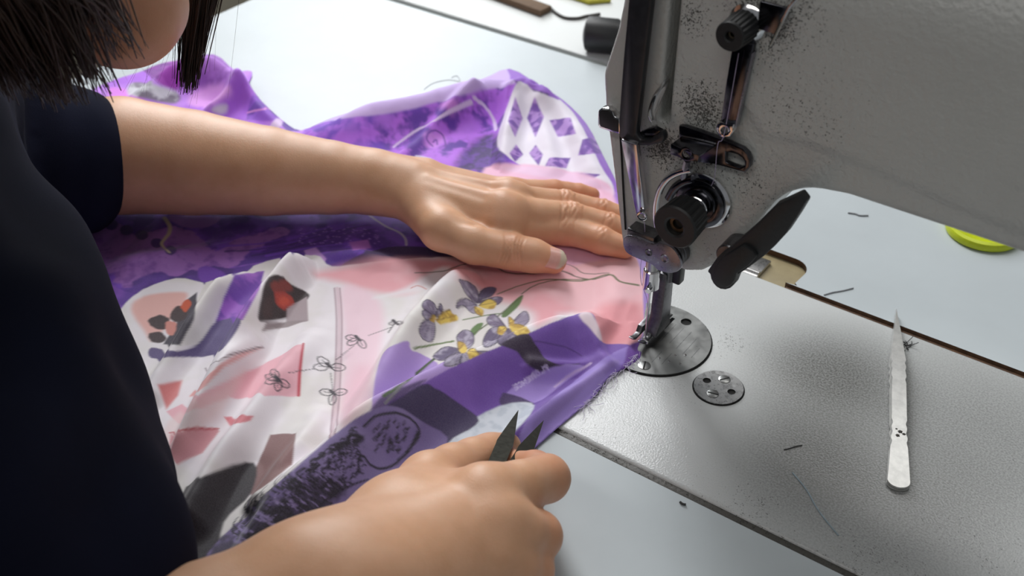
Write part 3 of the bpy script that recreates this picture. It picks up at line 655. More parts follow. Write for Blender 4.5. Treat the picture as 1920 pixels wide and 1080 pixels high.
for q in ([(966, 182), (980, 222), (966, 258), (952, 228)], [(1002, 183), (1020, 220), (1004, 258), (988, 222)], [(1030, 226), (1070, 221), (1080, 252), (1046, 257)], [(1092, 262), (1118, 256), (1128, 288), (1084, 292)],
          [(968, 271), (981, 290), (966, 304), (955, 288)], [(1004, 272), (1018, 290), (1010, 312), (992, 288)], [(1030, 296), (1070, 296), (1062, 316), (1022, 312)], [(1074, 323), (1126, 328), (1112, 336), (1094, 330)]):
    area(q, (112, 62, 168), .3, False, (178, 134, 214), 'fine', .45, .6)
stroke([(738, 276), (775, 250), (830, 218), (884, 192)], (226, 204, 246), 5, 7)
stroke([(888, 184), (908, 200), (924, 222), (930, 244)], (226, 204, 246), 6, 9)
stroke([(780, 293), (806, 298), (832, 314)], (226, 214, 240), 5)
# --- far left piece
area([(150, 180), (262, 128), (340, 104), (400, 94), (475, 128), (480, 180), (530, 222), (565, 250), (400, 262), (180, 230)], (196, 132, 240), 0, True, (172, 96, 226), 'big', .4, .6)
area([(266, 130), (300, 118), (345, 106), (352, 150), (330, 172), (300, 158)], (160, 44, 182), 1.5, False, (120, 30, 150), 'mid')
area([(345, 108), (400, 98), (440, 130), (420, 160), (380, 172), (350, 165)], (150, 84, 190), 2.5, True, (186, 120, 224), 'mid')
area([(205, 165), (250, 172), (268, 190), (215, 192)], (226, 130, 240), 2)
area([(365, 172), (420, 158), (432, 176), (390, 200), (355, 196)], (226, 160, 240), 3)
area([(250, 155), (300, 162), (335, 176), (330, 194), (280, 188), (240, 176)], (206, 206, 216), 2, True, (120, 110, 130), 'mid')
area([(474, 178), (500, 190), (520, 206), (522, 228), (462, 226), (466, 200)], (98, 34, 168), .8, False, (140, 70, 206), 'mid')
stroke([(464, 212), (490, 206), (516, 204)], (220, 140, 220), 5)
area([(398, 204), (425, 196), (424, 212), (404, 214)], (214, 206, 226), 1.5)
area([(524, 232), (538, 226), (562, 246), (540, 246)], (90, 36, 160), .6, False)
area([(520, 222), (530, 230), (520, 244), (505, 240)], (226, 200, 240), .8)
# --- purple watercolour under the forearm
area([(60, 380), (300, 380), (760, 385), (860, 475), (720, 492), (600, 505), (500, 490), (330, 530), (250, 550), (190, 520), (120, 450)], (82, 32, 150), 0, True, (120, 62, 196), 'mid', .42, .6)
area([(160, 438), (215, 420), (260, 440), (330, 425), (372, 446), (405, 470), (450, 448), (520, 428), (545, 436), (498, 458), (470, 476), (440, 502), (380, 520), (310, 522), (250, 540), (205, 512)], (158, 100, 190), 1, True, (130, 74, 170), 'fine', .5, .75, ragged=1.6)
area([(318, 404), (400, 406), (412, 412), (380, 428), (338, 424)], (150, 92, 188), 1, ragged=1)
area([(250, 530), (300, 510), (330, 520), (350, 512), (395, 500), (425, 502), (470, 498), (480, 512), (400, 528), (330, 545), (260, 552)], (92, 44, 158), .8, True, (72, 26, 130), 'mid', ragged=1.2)
area([(372, 504), (392, 500), (418, 510), (424, 522), (390, 530), (374, 524)], (112, 54, 178), .6)
for k, (x, y) in enumerate(((181, 413), (209, 422), (237, 432), (266, 441), (294, 456), (320, 470))): dot(x, y, 13 - k * .4, (70, 34, 118))
stroke([(308, 408), (318, 424), (317, 438), (306, 452), (304, 460), (318, 474)], (206, 190, 158), 9, 5)
for pts in ([(470, 470), (560, 452), (640, 430), (700, 420)], [(500, 480), (600, 462), (680, 455)], [(420, 462), (480, 458), (530, 448)], [(540, 450), (620, 425), (690, 412)]):
    stroke(pts, (120, 62, 206), 9, 3, .7); stroke([(a + 3, b + 10) for a, b in pts], (54, 16, 104), 6, 2, .7)
for _ in range(70):
    x = 560 + RNG.random() * 150; y = 425 + RNG.random() * 35; stroke([(x, y), (x + 2, y + .6)], (176, 130, 232), 2.4)
area([(570, 470), (592, 464), (612, 486), (604, 502), (582, 496)], (190, 140, 216), .6, False)
area([(655, 455), (690, 450), (696, 465), (662, 470)], (186, 110, 210), .8, False)
stroke([(690, 402), (722, 424), (748, 436), (760, 448), (762, 460)], (196, 186, 206), 5)
area([(700, 470), (760, 462), (860, 470), (900, 486), (800, 492), (720, 500), (640, 500)], (52, 22, 88), .6)
# --- white ground with pink
area([(150, 700), (200, 620), (250, 555), (330, 522), (400, 530), (500, 490), (590, 478), (622, 500), (700, 492), (820, 482), (900, 488), (1000, 490), (1170, 465), (1225, 490), (1225, 640), (1190, 660), (1090, 720), (860, 800), (700, 820), (560, 900), (400, 1060), (250, 1060), (150, 900)], (240, 234, 240), .3, True, (232, 228, 226), 'big')
area([(590, 515), (660, 498), (720, 484), (820, 486), (900, 490), (1010, 495), (1100, 470), (1180, 462), (1215, 486), (1222, 600), (1200, 650), (1150, 660), (1118, 648), (1112, 612), (1090, 588), (1050, 590), (1008, 612), (1000, 588), (968, 572), (920, 560), (880, 528), (850, 516), (810, 532), (760, 552), (700, 548), (640, 530)], (240, 172, 182), 5, True, (244, 192, 200), 'big', .4, .6)
area([(1120, 580), (1170, 565), (1205, 575), (1206, 630), (1150, 655), (1122, 644)], (226, 138, 146), 6, alpha=.8)
area([(780, 500), (840, 490), (890, 510), (930, 540), (880, 530), (820, 510)], (232, 146, 150), 5, alpha=.55)
area([(900, 330), (960, 308), (1060, 320), (1130, 340), (1152, 370), (1160, 480), (900, 480)], (240, 186, 216), 2)
area([(930, 316), (1000, 312), (1100, 330), (1150, 362), (1110, 350), (1000, 330)], (240, 200, 232), 3)
area([(640, 540), (700, 552), (720, 600), (700, 700), (640, 790), (645, 640)], (246, 206, 222), 4, alpha=.75)
area([(660, 700), (690, 690), (700, 740), (665, 790), (640, 800)], (238, 190, 206), 5, alpha=.6)
area([(700, 560), (820, 540), (860, 520), (830, 500), (760, 540)], (244, 242, 248), 3, alpha=.8)
area([(1184, 462), (1204, 470), (1220, 500), (1226, 600), (1214, 650), (1192, 656), (1206, 620), (1207, 560), (1199, 500)], (184, 156, 222), .3)
area([(1206, 540), (1224, 540), (1226, 640), (1212, 640)], (160, 128, 204), .5)
# --- left folds: pink wedges, squares with poppies, bands
P_ = (236, 180, 192)
area([(312, 772), (430, 715), (567, 646), (562, 742), (430, 746), (325, 786)], P_, .4, False)
area([(430, 715), (460, 700), (400, 790), (320, 840), (316, 790)], (240, 214, 214), 2, alpha=.6)
stroke([(569, 645), (563, 690), (560, 742)], (196, 66, 84), 4, 6)
area([(320, 812), (402, 803), (412, 808), (380, 850), (332, 872), (316, 850)], (216, 152, 160), .5, False)
stroke([(318, 812), (360, 806), (410, 804)], (196, 96, 104), 3)
area([(296, 722), (342, 714), (334, 742), (312, 768)], (212, 122, 122), 1, False)
area([(420, 782), (476, 780), (470, 790), (430, 797)], (222, 130, 140), .4, False)
area([(356, 742), (420, 680), (492, 652), (470, 664), (420, 690), (380, 730)], (230, 168, 168), .4)
stroke([(385, 690), (440, 664), (494, 651)], (120, 100, 110), 2)
area([(246, 580), (270, 556), (330, 548), (352, 556), (320, 600), (288, 640), (270, 620)], (236, 184, 178), 2)
area([(370, 560), (386, 530), (440, 512), (420, 560), (380, 646), (330, 652)], (232, 228, 226), .3, False)
area([(440, 516), (496, 508), (486, 545), (455, 602), (404, 604), (420, 560)], (116, 66, 174), .3, False, (160, 96, 200), 'mid')
area([(284, 652), (330, 660), (372, 646), (406, 604), (452, 600), (430, 640), (400, 666), (340, 670), (284, 672)], (92, 78, 128), .3)
area([(346, 566), (370, 548), (364, 600), (338, 648), (306, 646), (330, 610)], (66, 60, 74), .4, False)
for q, c in (([(276, 602), (300, 590), (318, 600), (310, 618), (290, 616)], (58, 40, 46)), ([(280, 626), (300, 622), (314, 634), (302, 644), (282, 640)], (62, 44, 50)), ([(318, 590), (334, 574), (352, 580), (346, 600), (326, 604)], (60, 40, 44)), ([(338, 576), (350, 562), (358, 568), (348, 586)], (206, 84, 44)), ([(312, 604), (330, 606), (326, 628), (312, 626)], (214, 140, 130))): area(q, c, .5, ragged=.6)
area([(497, 530), (512, 516), (532, 520), (540, 532), (574, 548), (578, 560), (545, 592), (500, 604), (484, 598), (490, 560)], (44, 26, 30), .4)
for q, c in (([(510, 532), (530, 526), (546, 540), (530, 552), (512, 548)], (128, 40, 32)), ([(515, 550), (540, 552), (552, 566), (536, 580), (518, 572)], (176, 52, 38)), ([(526, 560), (540, 562), (534, 574), (522, 570)], (206, 74, 50)), ([(500, 560), (512, 556), (512, 590), (496, 598)], (58, 30, 32))): area(q, c, .8, ragged=.8)
area([(538, 580), (576, 556), (578, 602), (536, 612)], (168, 152, 158), .3, False); area([(500, 606), (578, 600), (540, 614), (490, 622)], (150, 136, 140), .4, False)
area([(507, 816), (555, 812), (548, 872), (472, 930), (466, 920), (482, 872)], (140, 104, 104), .4, False)
area([(340, 930), (392, 890), (476, 868), (470, 926), (420, 980), (400, 1060), (330, 1060)], (34, 26, 36), .8)
# twin grey stem
for o in (-5, 5): stroke([(632 + o, 540), (636 + o, 600), (634 + o, 690), (629 + o, 770), (621 + o * .8, 830)], (158, 118, 136), 2.4)
stroke([(632, 540), (636, 600), (634, 690), (629, 770), (621, 830)], (206, 170, 184), 5, alpha=.6)
# bees in pen line
INK = (52, 44, 56)
def petal(x, y, ang, ln, wd):
    c, s = math.cos(ang), math.sin(ang); f_ = lambda u, v: (x + c * u - s * v, y + (s * u + c * v) * .85)
    stroke([f_(0, 0), f_(ln * .35, wd), f_(ln * .8, wd * .8), f_(ln, 0), f_(ln * .8, -wd * .8), f_(ln * .35, -wd), f_(0, 0)], INK, 2.2); stroke([f_(ln * .1, 0), f_(ln * .7, wd * .2)], INK, 1.6)
for x, y, angs, ln in ((522, 712, (2.9, 3.5, 4.2, .7, 1.6), 26), (618, 688, (3.1, 3.9, .1), 30), (672, 636, (3.3, 2.6, 1.0), 24), (625, 738, (3.3, -.2, 1.7), 26), (742, 606, (3.0, .0), 13)):
    for a in angs: petal(x, y, a, ln, ln * .26)
    stroke([(x - 5, y - 5), (x + 4, y + 3)], INK, 7, 5)
stroke([(742, 604), (728, 624)], INK, 2.2)
def dots(a, b, n):
    for k in range(n):
        t = (k + .2) / n; x = a[0] + (b[0] - a[0]) * t; y = a[1] + (b[1] - a[1]) * t; stroke([(x, y), (x + (b[0] - a[0]) / n * .5, y + (b[1] - a[1]) / n * .5)], INK, 1.8)
dots((540, 700), (590, 692), 8); dots((630, 676), (664, 648), 10); dots((690, 630), (734, 614), 10); dots((620, 700), (624, 732), 8)
stroke([(770, 541), (784, 536), (800, 543)], (206, 110, 100), 2)
# green stems and leaves
GR = (84, 96, 58)
stroke([(778, 512), (830, 509), (862, 498), (892, 492), (925, 498), (950, 511), (1000, 514), (1048, 508), (1080, 519), (1110, 524), (1142, 516)], (88, 84, 66), 2.6, 3.4)
stroke([(1010, 500), (1048, 494), (1075, 500), (1096, 513), (1142, 512)], (88, 84, 66), 2.4)
stroke([(932, 552), (980, 534), (1030, 524), (1090, 527), (1142, 515), (1162, 528), (1197, 535)], (98, 104, 62), 2.4, 5.5)
stroke([(978, 552), (1002, 536), (1040, 526), (1100, 524)], GR, 2.6)
area([(940, 592), (956, 572), (980, 553), (974, 572), (950, 594)], (92, 122, 66), .3); stroke([(868, 600), (920, 590), (948, 588)], (92, 120, 64), 3)
area([(882, 620), (894, 608), (906, 606), (900, 618), (884, 634)], (96, 130, 70), .3); stroke([(880, 632), (930, 596), (978, 556)], GR, 3)
# violet ground under the flowers, in the valley of the fold
area([(700, 740), (708, 690), (724, 656), (764, 640), (770, 656), (790, 664), (860, 690), (960, 640), (900, 690), (760, 770), (700, 800)], (176, 146, 214), .5)
area([(680, 800), (700, 762), (726, 738), (800, 712), (760, 740), (700, 790)], (92, 70, 122), .8)
stroke([(776, 654), (820, 646), (850, 640)], (96, 120, 60), 3, 5); stroke([(820, 668), (790, 694), (756, 720), (720, 742)], (66, 84, 52), 5, 7); stroke([(760, 716), (730, 748), (722, 758)], (120, 118, 126), 5, 3)
# four pansies
def pansy(x, y, s, rot, petals, yel):
    c, q = math.cos(rot), math.sin(rot); f_ = lambda u, v: (x + (c * u - q * v) * s, y + (q * u + c * v) * s)
    for k, pt in enumerate(petals):
        area([f_(*p) for p in pt], ((126, 112, 142), (98, 86, 122), (150, 140, 166), (112, 98, 132))[k % 4], .3, True, (176, 168, 190), 'fine', .48, .66)
        stroke([f_(*p) for p in pt + pt[:1]], (58, 48, 74), 1.8)
        cx = sum(p[0] for p in pt) / len(pt); cy = sum(p[1] for p in pt) / len(pt)
        for p in pt[1:-1]: stroke([f_(pt[0][0], pt[0][1]), f_((pt[0][0] + p[0]) * .5 + (cx - p[0]) * .1, (pt[0][1] + p[1]) * .5 + (cy - p[1]) * .1), f_(p[0] * .9 + cx * .1, p[1] * .9 + cy * .1)], (74, 62, 92), 1.5, .8, .8)
    for pt in yel:
        area([f_(*p) for p in pt], (232, 202, 92), .5, True, (196, 158, 60), 'fine', .5, .62); stroke([f_(*p) for p in pt[:3]], (104, 84, 44), 1.6); stroke([f_(*pt[0]), f_(*pt[len(pt) // 2])], (150, 112, 48), 2.2, 1)
pansy(896, 565, 1, 0, [[(0, 4), (-18, -8), (-30, -28), (-34, -40), (-14, -34), (0, -18)], [(0, 4), (4, -16), (18, -26), (34, -24), (26, -10), (10, -4)], [(-2, 6), (-20, -4), (-36, 0), (-40, 14), (-28, 8), (-14, 20), (-4, 22)], [(2, 2), (30, -8), (46, -6), (38, 6), (16, 8)]],
      [[(2, 8), (20, -4), (34, 2), (30, 14), (14, 14)], [(-6, 10), (-4, 22), (8, 28), (10, 16)]])
pansy(822, 595, 1, 0, [[(-8, 0), (-30, -18), (-24, -32), (-10, -28), (-2, -10)], [(-8, 0), (-2, -12), (4, -24), (8, -16), (4, -4)], [(-10, 0), (-28, 8), (-36, 26), (-28, 42), (-12, 46), (-6, 24)], [(-8, -2), (-26, -14), (-30, -4), (-20, 6)]],
      [[(-4, 6), (8, -8), (22, -14), (26, -6), (34, -4), (36, 6), (16, 12), (4, 14)], [(-16, 6), (-10, -4), (-4, 0), (-8, 10)]])
pansy(950, 612, 1, 0, [[(-2, 0), (-22, -22), (-36, -16), (-34, -4), (-16, 4)], [(-4, 0), (-30, 4), (-44, 26), (-40, 40), (-20, 32), (-4, 18)], [(4, 0), (24, -22), (36, -28), (42, -12), (30, 0)], [(0, 4), (-16, 22), (-12, 36), (8, 34), (20, 22), (10, 8)]],
      [[(0, 2), (-14, 0), (-18, 12), (-8, 16)], [(4, -2), (20, -4), (36, 0), (44, 14), (30, 22), (14, 14)], [(4, -4), (4, -18), (14, -10), (12, 0)]])
pansy(868, 655, 1, 0, [[(-2, 0), (-12, -22), (2, -36), (18, -30), (20, -12), (8, 0)], [(-6, 0), (-34, -4), (-56, 14), (-40, 22), (-20, 14)], [(-4, 4), (-30, 16), (-34, 32), (-14, 30), (0, 24)], [(0, 6), (-6, 26), (14, 30), (20, 12)], [(12, 2), (34, 4), (58, 6), (40, 14), (20, 12)]],
      [[(-8, 2), (-10, -14), (2, -12), (8, 0), (2, 8)], [(8, 4), (20, -2), (30, 10), (44, 12), (34, 22), (16, 24)]])
# --- near fold: violet satin, black ribbon, lilac panel with mirrored lettering, grey patch
area([(560, 900), (640, 822), (730, 757), (840, 694), (960, 640), (1050, 600), (1105, 586), (1120, 610), (1130, 642), (1185, 650), (1150, 690), (1000, 860), (820, 960), (600, 1100), (480, 1100)], (112, 72, 168), .3, True, (124, 84, 180), 'big', .4, .6)
area([(1085, 592), (1106, 586), (1122, 612), (1128, 640), (1108, 618)], (232, 212, 222), .8)
area([(940, 646), (985, 626), (1004, 646), (1022, 672), (1050, 684), (1088, 682), (1050, 692), (1014, 698), (988, 684), (968, 660)], (46, 26, 58), .4)
stroke([(1000, 640), (1060, 652), (1090, 668)], (84, 48, 130), 2.4)
area([(948, 742), (984, 714), (1020, 696), (1062, 684), (1096, 690), (1060, 716), (1002, 756)], (168, 140, 218), .4)
area([(940, 742), (952, 738), (1000, 756), (985, 764), (940, 760)], (74, 52, 104), .4)
area([(985, 792), (1030, 752), (1096, 700), (1150, 662), (1200, 645), (1208, 668), (1175, 695), (1145, 715), (1118, 746), (1062, 794), (1010, 836), (965, 862)], (158, 132, 212), .3, True, (140, 112, 198), 'big')
area([(1000, 792), (1050, 748), (1110, 700), (1150, 676), (1160, 682), (1110, 716), (1056, 768), (1010, 810)], (134, 108, 178), 1.2, alpha=.7)
stroke([(1040, 726), (1070, 704), (1108, 682)], (206, 180, 226), 4)
area([(1180, 648), (1215, 640), (1222, 660), (1180, 694), (1160, 700), (1172, 676)], (98, 44, 150), .8)
area([(815, 842), (860, 806), (910, 774), (960, 756), (1002, 760), (975, 800), (930, 840), (880, 870)], (214, 220, 230), .6, True, (196, 204, 216), 'fine')
area([(690, 790), (740, 752), (790, 722), (815, 728), (860, 756), (898, 790), (850, 822), (820, 846), (780, 800)], (60, 46, 88), .5)
# feather drawing on lilac
area([(380, 1060), (470, 955), (560, 872), (640, 806), (700, 768), (745, 765), (790, 790), (838, 835), (700, 930), (560, 1040), (470, 1110)], (134, 118, 170), .4, True, (116, 98, 152), 'big')
DK = (36, 28, 46)
area([(392, 1060), (440, 985), (500, 940), (560, 930), (640, 900), (590, 1000), (520, 1090), (420, 1110)], DK, 3, ragged=4, alpha=.8)
area([(600, 860), (640, 822), (672, 818), (668, 836), (630, 850)], DK, 1, ragged=2)
for k in range(420):
    u = RNG.random(); v = RNG.random(); x = 440 + 230 * u + 20 * v; y = 985 - 185 * u + (30 + 90 * (1 - u * .4)) * v - 2
    a = math.atan2(y - 900, x - 600 - 60) * .4 + RNG.normal(0, .25) + (-.35 if u > .45 else .35); ln = (9 + 20 * RNG.random()) * (1.2 - .5 * u)
    stroke([(x, y), (x - ln * .6, y - ln * .5 * math.sin(a + .8)), (x - ln * math.cos(a), y - ln * math.sin(a))], DK if RNG.random() < .86 else (150, 134, 186), 2.2 + 4.2 * (1 - u) * RNG.random(), 1.0)
stroke([(575, 1000), (600, 950), (650, 915), (690, 900)], DK, 4, 2)
stroke([(682, 800), (712, 778), (752, 777), (780, 796), (786, 816), (770, 840), (744, 868), (716, 880), (694, 872), (682, 856), (672, 862), (674, 884)], DK, 3.6)
stroke([(784, 812), (766, 846), (746, 864)], DK, 5, 3)
for k in range(54):
    u, v = RNG.random(), RNG.random(); x = 690 + 80 * u; y = 792 + 70 * v - 14 * u
    if (x - 735) ** 2 / 44 ** 2 + (y - 826) ** 2 / 46 ** 2 < .8: stroke([(x, y), (x + 5, y - 8)], DK, 2.4, 1.4)
# mirrored word woven into the lilac panel, reading away from the edge
GLY = {'F': [[(0, 0), (0, 2)], [(0, 2), (1, 2)], [(0, 1), (.8, 1)]], 'L': [[(0, 2), (0, 0)], [(0, 0), (1, 0)]], 'O': [[(0, .4), (0, 1.6), (.5, 2), (1, 1.6), (1, .4), (.5, 0), (0, .4)]], 'R': [[(0, 0), (0, 2)], [(0, 2), (.9, 1.7), (.9, 1.2), (0, 1)], [(.4, 1), (1, 0)]],
       'E': [[(1, 0), (0, 0), (0, 2), (1, 2)], [(0, 1), (.8, 1)]], 'N': [[(0, 0), (0, 2), (1, 0), (1, 2)]], 'C': [[(1, .4), (.5, 0), (0, .4), (0, 1.6), (.5, 2), (1, 1.6)]]}
for k, chh in enumerate('FLORENCE'):
    o = np.array((1029, 694)) + np.array((-8.2, 5.0)) * k
    for sg in GLY[chh]:
        pts = [tuple(o + np.array((-8.2, 5.0)) * u * .66 + np.array((-2.6, -4.6)) * v * .85) for u, v in sg]
        for a, b in zip(pts, pts[1:]): stroke([a, b], (222, 206, 250), 1.5)

cols = SHEET.reshape(NX, SS, NY, SS, 3).mean((1, 3))
# --- mesh: grid cells inside the outline, border vertices drawn onto the outline
keepv = inside | (ed < ST * .72); cell_in = inside[:-1, :-1].astype(int) + inside[1:, :-1] + inside[:-1, 1:] + inside[1:, 1:]
cell_in = cell_in >= 3
vm = np.zeros((NX, NY), bool)
for a in (0, 1):
    for b in (0, 1): vm[a:NX - 1 + a, b:NY - 1 + b] |= cell_in
vid = np.full((NX, NY), -1, np.int32); vid[vm] = np.arange(vm.sum())
full = np.zeros((NX, NY), int)
for a in (0, 1):
    for b in (0, 1): full[a:NX - 1 + a, b:NY - 1 + b] += cell_in
bd = vm & (full < 4); VX = np.where(bd, snapx, GX); VY = np.where(bd, snapy, GY)
ci = np.argwhere(cell_in); F = np.stack([vid[ci[:, 0], ci[:, 1]], vid[ci[:, 0] + 1, ci[:, 1]], vid[ci[:, 0] + 1, ci[:, 1] + 1], vid[ci[:, 0], ci[:, 1] + 1]], 1)
V = np.stack([VX[vm], VY[vm], HZ[vm]], 1)
# thickness: underside 0.35 mm lower, closed along the border
me = mesh_np('printed_cloth', V, F)
ca = me.color_attributes.new('print', 'FLOAT_COLOR', 'POINT'); ca.data.foreach_set('color', np.concatenate([cols[vm], np.ones((vm.sum(), 1))], 1).astype(np.float32).ravel())
m, N, L, b = new_mat('printed_cotton'); at_ = N.new('ShaderNodeVertexColor'); at_.layer_name = 'print'; co = objco(N)
wv = noise(N, L, 1300, 2, .5, co); L.new(mix(N, L, ramp(N, L, wv, [(.3, (.0,) * 3), (.75, (.03,) * 3)]), at_.outputs[0], (.9, .88, .95)), b.inputs['Base Color'])
setp(b, Roughness=.68, Sheen_Weight=.25, Sheen_Roughness=.5); bump(N, L, b, wv, .12, .0003)
M['cloth'] = m; cloth = link('printed_cloth', me, m, None, smooth=None)
tag(cloth, 'purple, pink and white floral printed cloth spread under the hands and presser foot', 'cloth')
so = cloth.modifiers.new('thickness', 'SOLIDIFY'); so.thickness = .00035; so.offset = -1
# frayed threads along the raw edge
M['fray'] = plain('lilac_loose_thread', (.62, .55, .74), .8, wear=.1)
g = MB(); edge = [np.array(on_cloth([p])[0]) for p in spline([(1196, 664), (1172, 690), (1142, 712), (1116, 744), (1096, 764)], 12)]
for k in range(64):
    p = edge[RNG.integers(len(edge))] + RNG.normal(0, .0008, 2); a = RNG.uniform(-2.6, -.5); ln = RNG.uniform(.003, .012); z = float(cloth_z(*p))
    pts = [(p[0], p[1], z + .0006)]
    for s in range(1, 5):
        a += RNG.normal(0, .5); pts.append((pts[-1][0] + math.cos(a) * ln / 4, pts[-1][1] + math.sin(a) * ln / 4, max(.0005, z * (1 - s / 4) + .0007 + .001 * RNG.random())))
    g.tube(spline(pts, 2), .00011, 4, False)
tag(g.build('frayed_edge_threads', M['fray'], cloth), kind='stuff')
# ------------------------------------------------------------------ the seamstress
class Field:
    """sampled distance field; primitives are blended in only where they reach"""
    def __init__(s, lo, hi, h):
        s.lo = np.array(lo, float); s.h = h; s.ax = [np.arange(lo[i], hi[i] + h, h) for i in range(3)]
        s.D = np.full([len(a) for a in s.ax], .06, np.float32)
    def sub(s, lo, hi):
        sl = tuple(slice(max(int((lo[i] - s.lo[i]) / s.h), 0), max(min(int((hi[i] - s.lo[i]) / s.h) + 2, len(s.ax[i])), 0)) for i in range(3))
        g = [s.ax[i][sl[i]].astype(np.float32) for i in range(3)]; return sl, g[0][:, None, None], g[1][None, :, None], g[2][None, None, :]
    def like(s): f = Field.__new__(Field); f.lo, f.h, f.ax = s.lo, s.h, s.ax; f.D = np.full(s.D.shape, .06, np.float32); return f
    def cone(s, a, b, ra, rb, k=.004, pad=.02, sub=False):
        a, b = np.array(a, float), np.array(b, float); R = max(ra, rb) + pad
        sl, X, Y, Z = s.sub(np.minimum(a, b) - R, np.maximum(a, b) + R)
        if 0 in [q.stop - q.start for q in sl]: return s
        ba = b - a; l2 = float(ba @ ba); rr = ra - rb; a2 = max(l2 - rr * rr, 1e-12); il2 = 1 / l2
        px, py, pz = X - a[0], Y - a[1], Z - a[2]; y = px * ba[0] + py * ba[1] + pz * ba[2]; z = y - l2
        x2 = (px * l2 - ba[0] * y) ** 2 + (py * l2 - ba[1] * y) ** 2 + (pz * l2 - ba[2] * y) ** 2
        y2 = y * y * l2; z2 = z * z * l2; kk = np.sign(rr) * rr * rr * x2
        d = (np.sqrt(x2 * a2 * il2) + y * rr) * il2 - ra
        d = np.where(np.sign(z) * a2 * z2 > kk, np.sqrt(x2 + z2) * il2 - rb, d)
        d = np.where(np.sign(y) * a2 * y2 < kk, np.sqrt(x2 + y2) * il2 - ra, d)
        s.D[sl] = smax(s.D[sl], -d, k) if sub else smin(s.D[sl], d, k); return s
    def ell(s, c, r, axes, k=.01, pad=.03, sub=False):
        c = np.array(c, float); r = np.array(r, float); R = r.max() + pad; sl, X, Y, Z = s.sub(c - R, c + R); A = np.array(axes, float)
        if 0 in [q.stop - q.start for q in sl]: return s
        q = [(A[i][0] * (X - c[0]) + A[i][1] * (Y - c[1]) + A[i][2] * (Z - c[2])) for i in range(3)]
        k0 = np.sqrt(sum((q[i] / r[i]) ** 2 for i in range(3))); k1 = np.sqrt(sum((q[i] / r[i] ** 2) ** 2 for i in range(3)))
        d = k0 * (k0 - 1) / np.maximum(k1, 1e-6)
        s.D[sl] = smax(s.D[sl], -d, k) if sub else smin(s.D[sl], d, k); return s
    def chain(s, pts, k=.004):
        for (a, ra), (b, rb) in zip(pts, pts[1:]): s.cone(a, b, ra, rb, k)
        return s
    def merge(s, o, k): s.D = smin(s.D, o.D, k); return s
    def mesh(s, it=2): V, Q = surface_nets(s.D, s.lo, s.h); return relax(V, Q, it, .5), Q

# ---- left arm and hand: forearm lying on the cloth, palm down, fingers pointing to the needle
J = lambda px, py, z, r: (at(px, py, z), r)
fa = [J(60, 300, .050, .034), J(130, 296, .046, .0375), J(230, 292, .0425, .0368), J(360, 305, .038, .0330), J(500, 321, .0335, .0280), J(620, 333, .0295, .0232), J(700, 340, .0275, .0205), J(775, 353, .0265, .0178)]
fing = {'index': [J(940, 422, .0235, .0116), J(1000, 427, .0165, .0100), J(1060, 431, .0130, .0097), J(1093, 439, .0115, .0086), J(1128, 451, .0110, .0086), J(1172, 465, .0092, .0066)],
        'middle': [J(944, 399, .0280, .0122), J(1010, 405, .0215, .0104), J(1072, 409, .0162, .0102), J(1106, 416, .0135, .0088), J(1140, 424, .0116, .0086), J(1196, 440, .0092, .0066)],
        'ring': [J(954, 376, .0260, .0112), J(1005, 380, .0210, .0096), J(1058, 384, .0165, .0096), J(1092, 390, .0132, .0082), J(1128, 397, .0112, .0081), J(1182, 410, .0090, .0062)],
        'pinky': [J(958, 360, .0190, .0090), J(1000, 359, .0155, .0076), J(1038, 358, .0130, .0075), J(1062, 360, .0112, .0066), J(1085, 362, .0100, .0064), J(1110, 366, .0082, .0052)]}
thumb = [J(828, 430, .0235, .0128), J(890, 458, .0205, .0112), J(930, 467, .0185, .0098), J(962, 472, .0172, .0101), J(998, 479, .0152, .0095), J(1038, 489, .0130, .0078)]
ptsL = np.array([p for p, r in fa + thumb + sum(fing.values(), [])])
lo = ptsL.min(0) - .05; hi = ptsL.max(0) + .05; lo[2] = -.004; lo[0] = max(lo[0], at(150, 300, .05)[0] - .01)
FL = Field(lo, hi, .0009)
for (a, ra), (b, rb) in zip(fa, fa[1:]): FL.cone(a, b, ra, rb, .002, .03)
# wrist is broader than thick; carpals, metacarpals, heel and web of the thumb
FL.cone(at(690, 352, .0255), at(790, 374, .0250), .0160, .0145, .004); FL.cone(at(690, 328, .0265), at(790, 334, .0250), .0165, .0130, .004)
wr_pts = {'index': (805, 384, .0250), 'middle': (805, 366, .0275), 'ring': (808, 352, .0265), 'pinky': (808, 340, .0230)}
for n_, w in wr_pts.items(): FL.cone(at(*w), fing[n_][0][0] - np.array([0, 0, .001]), .0125, {'index': .0112, 'middle': .0112, 'ring': .0102, 'pinky': .0086}[n_], .006)
FL.cone(at(815, 350, .0150), at(950, 368, .0120), .0115, .0085, .006); FL.cone(at(810, 372, .0170), at(940, 400, .0140), .0135, .0095, .006)
FL.cone(at(785, 386, .0230), thumb[0][0], .0130, .0132, .006); FL.cone(at(840, 404, .0200), at(885, 424, .0160), .0110, .0080, .004)
FT = FL.like(); FT.chain(thumb, .005); FL.merge(FT, .0030)
FG = FL.like()
for n_, ch_ in fing.items():
    f1 = FL.like() if n_ == 'x' else None
    FG.chain(ch_, .0014)
FL.merge(FG, .0060)
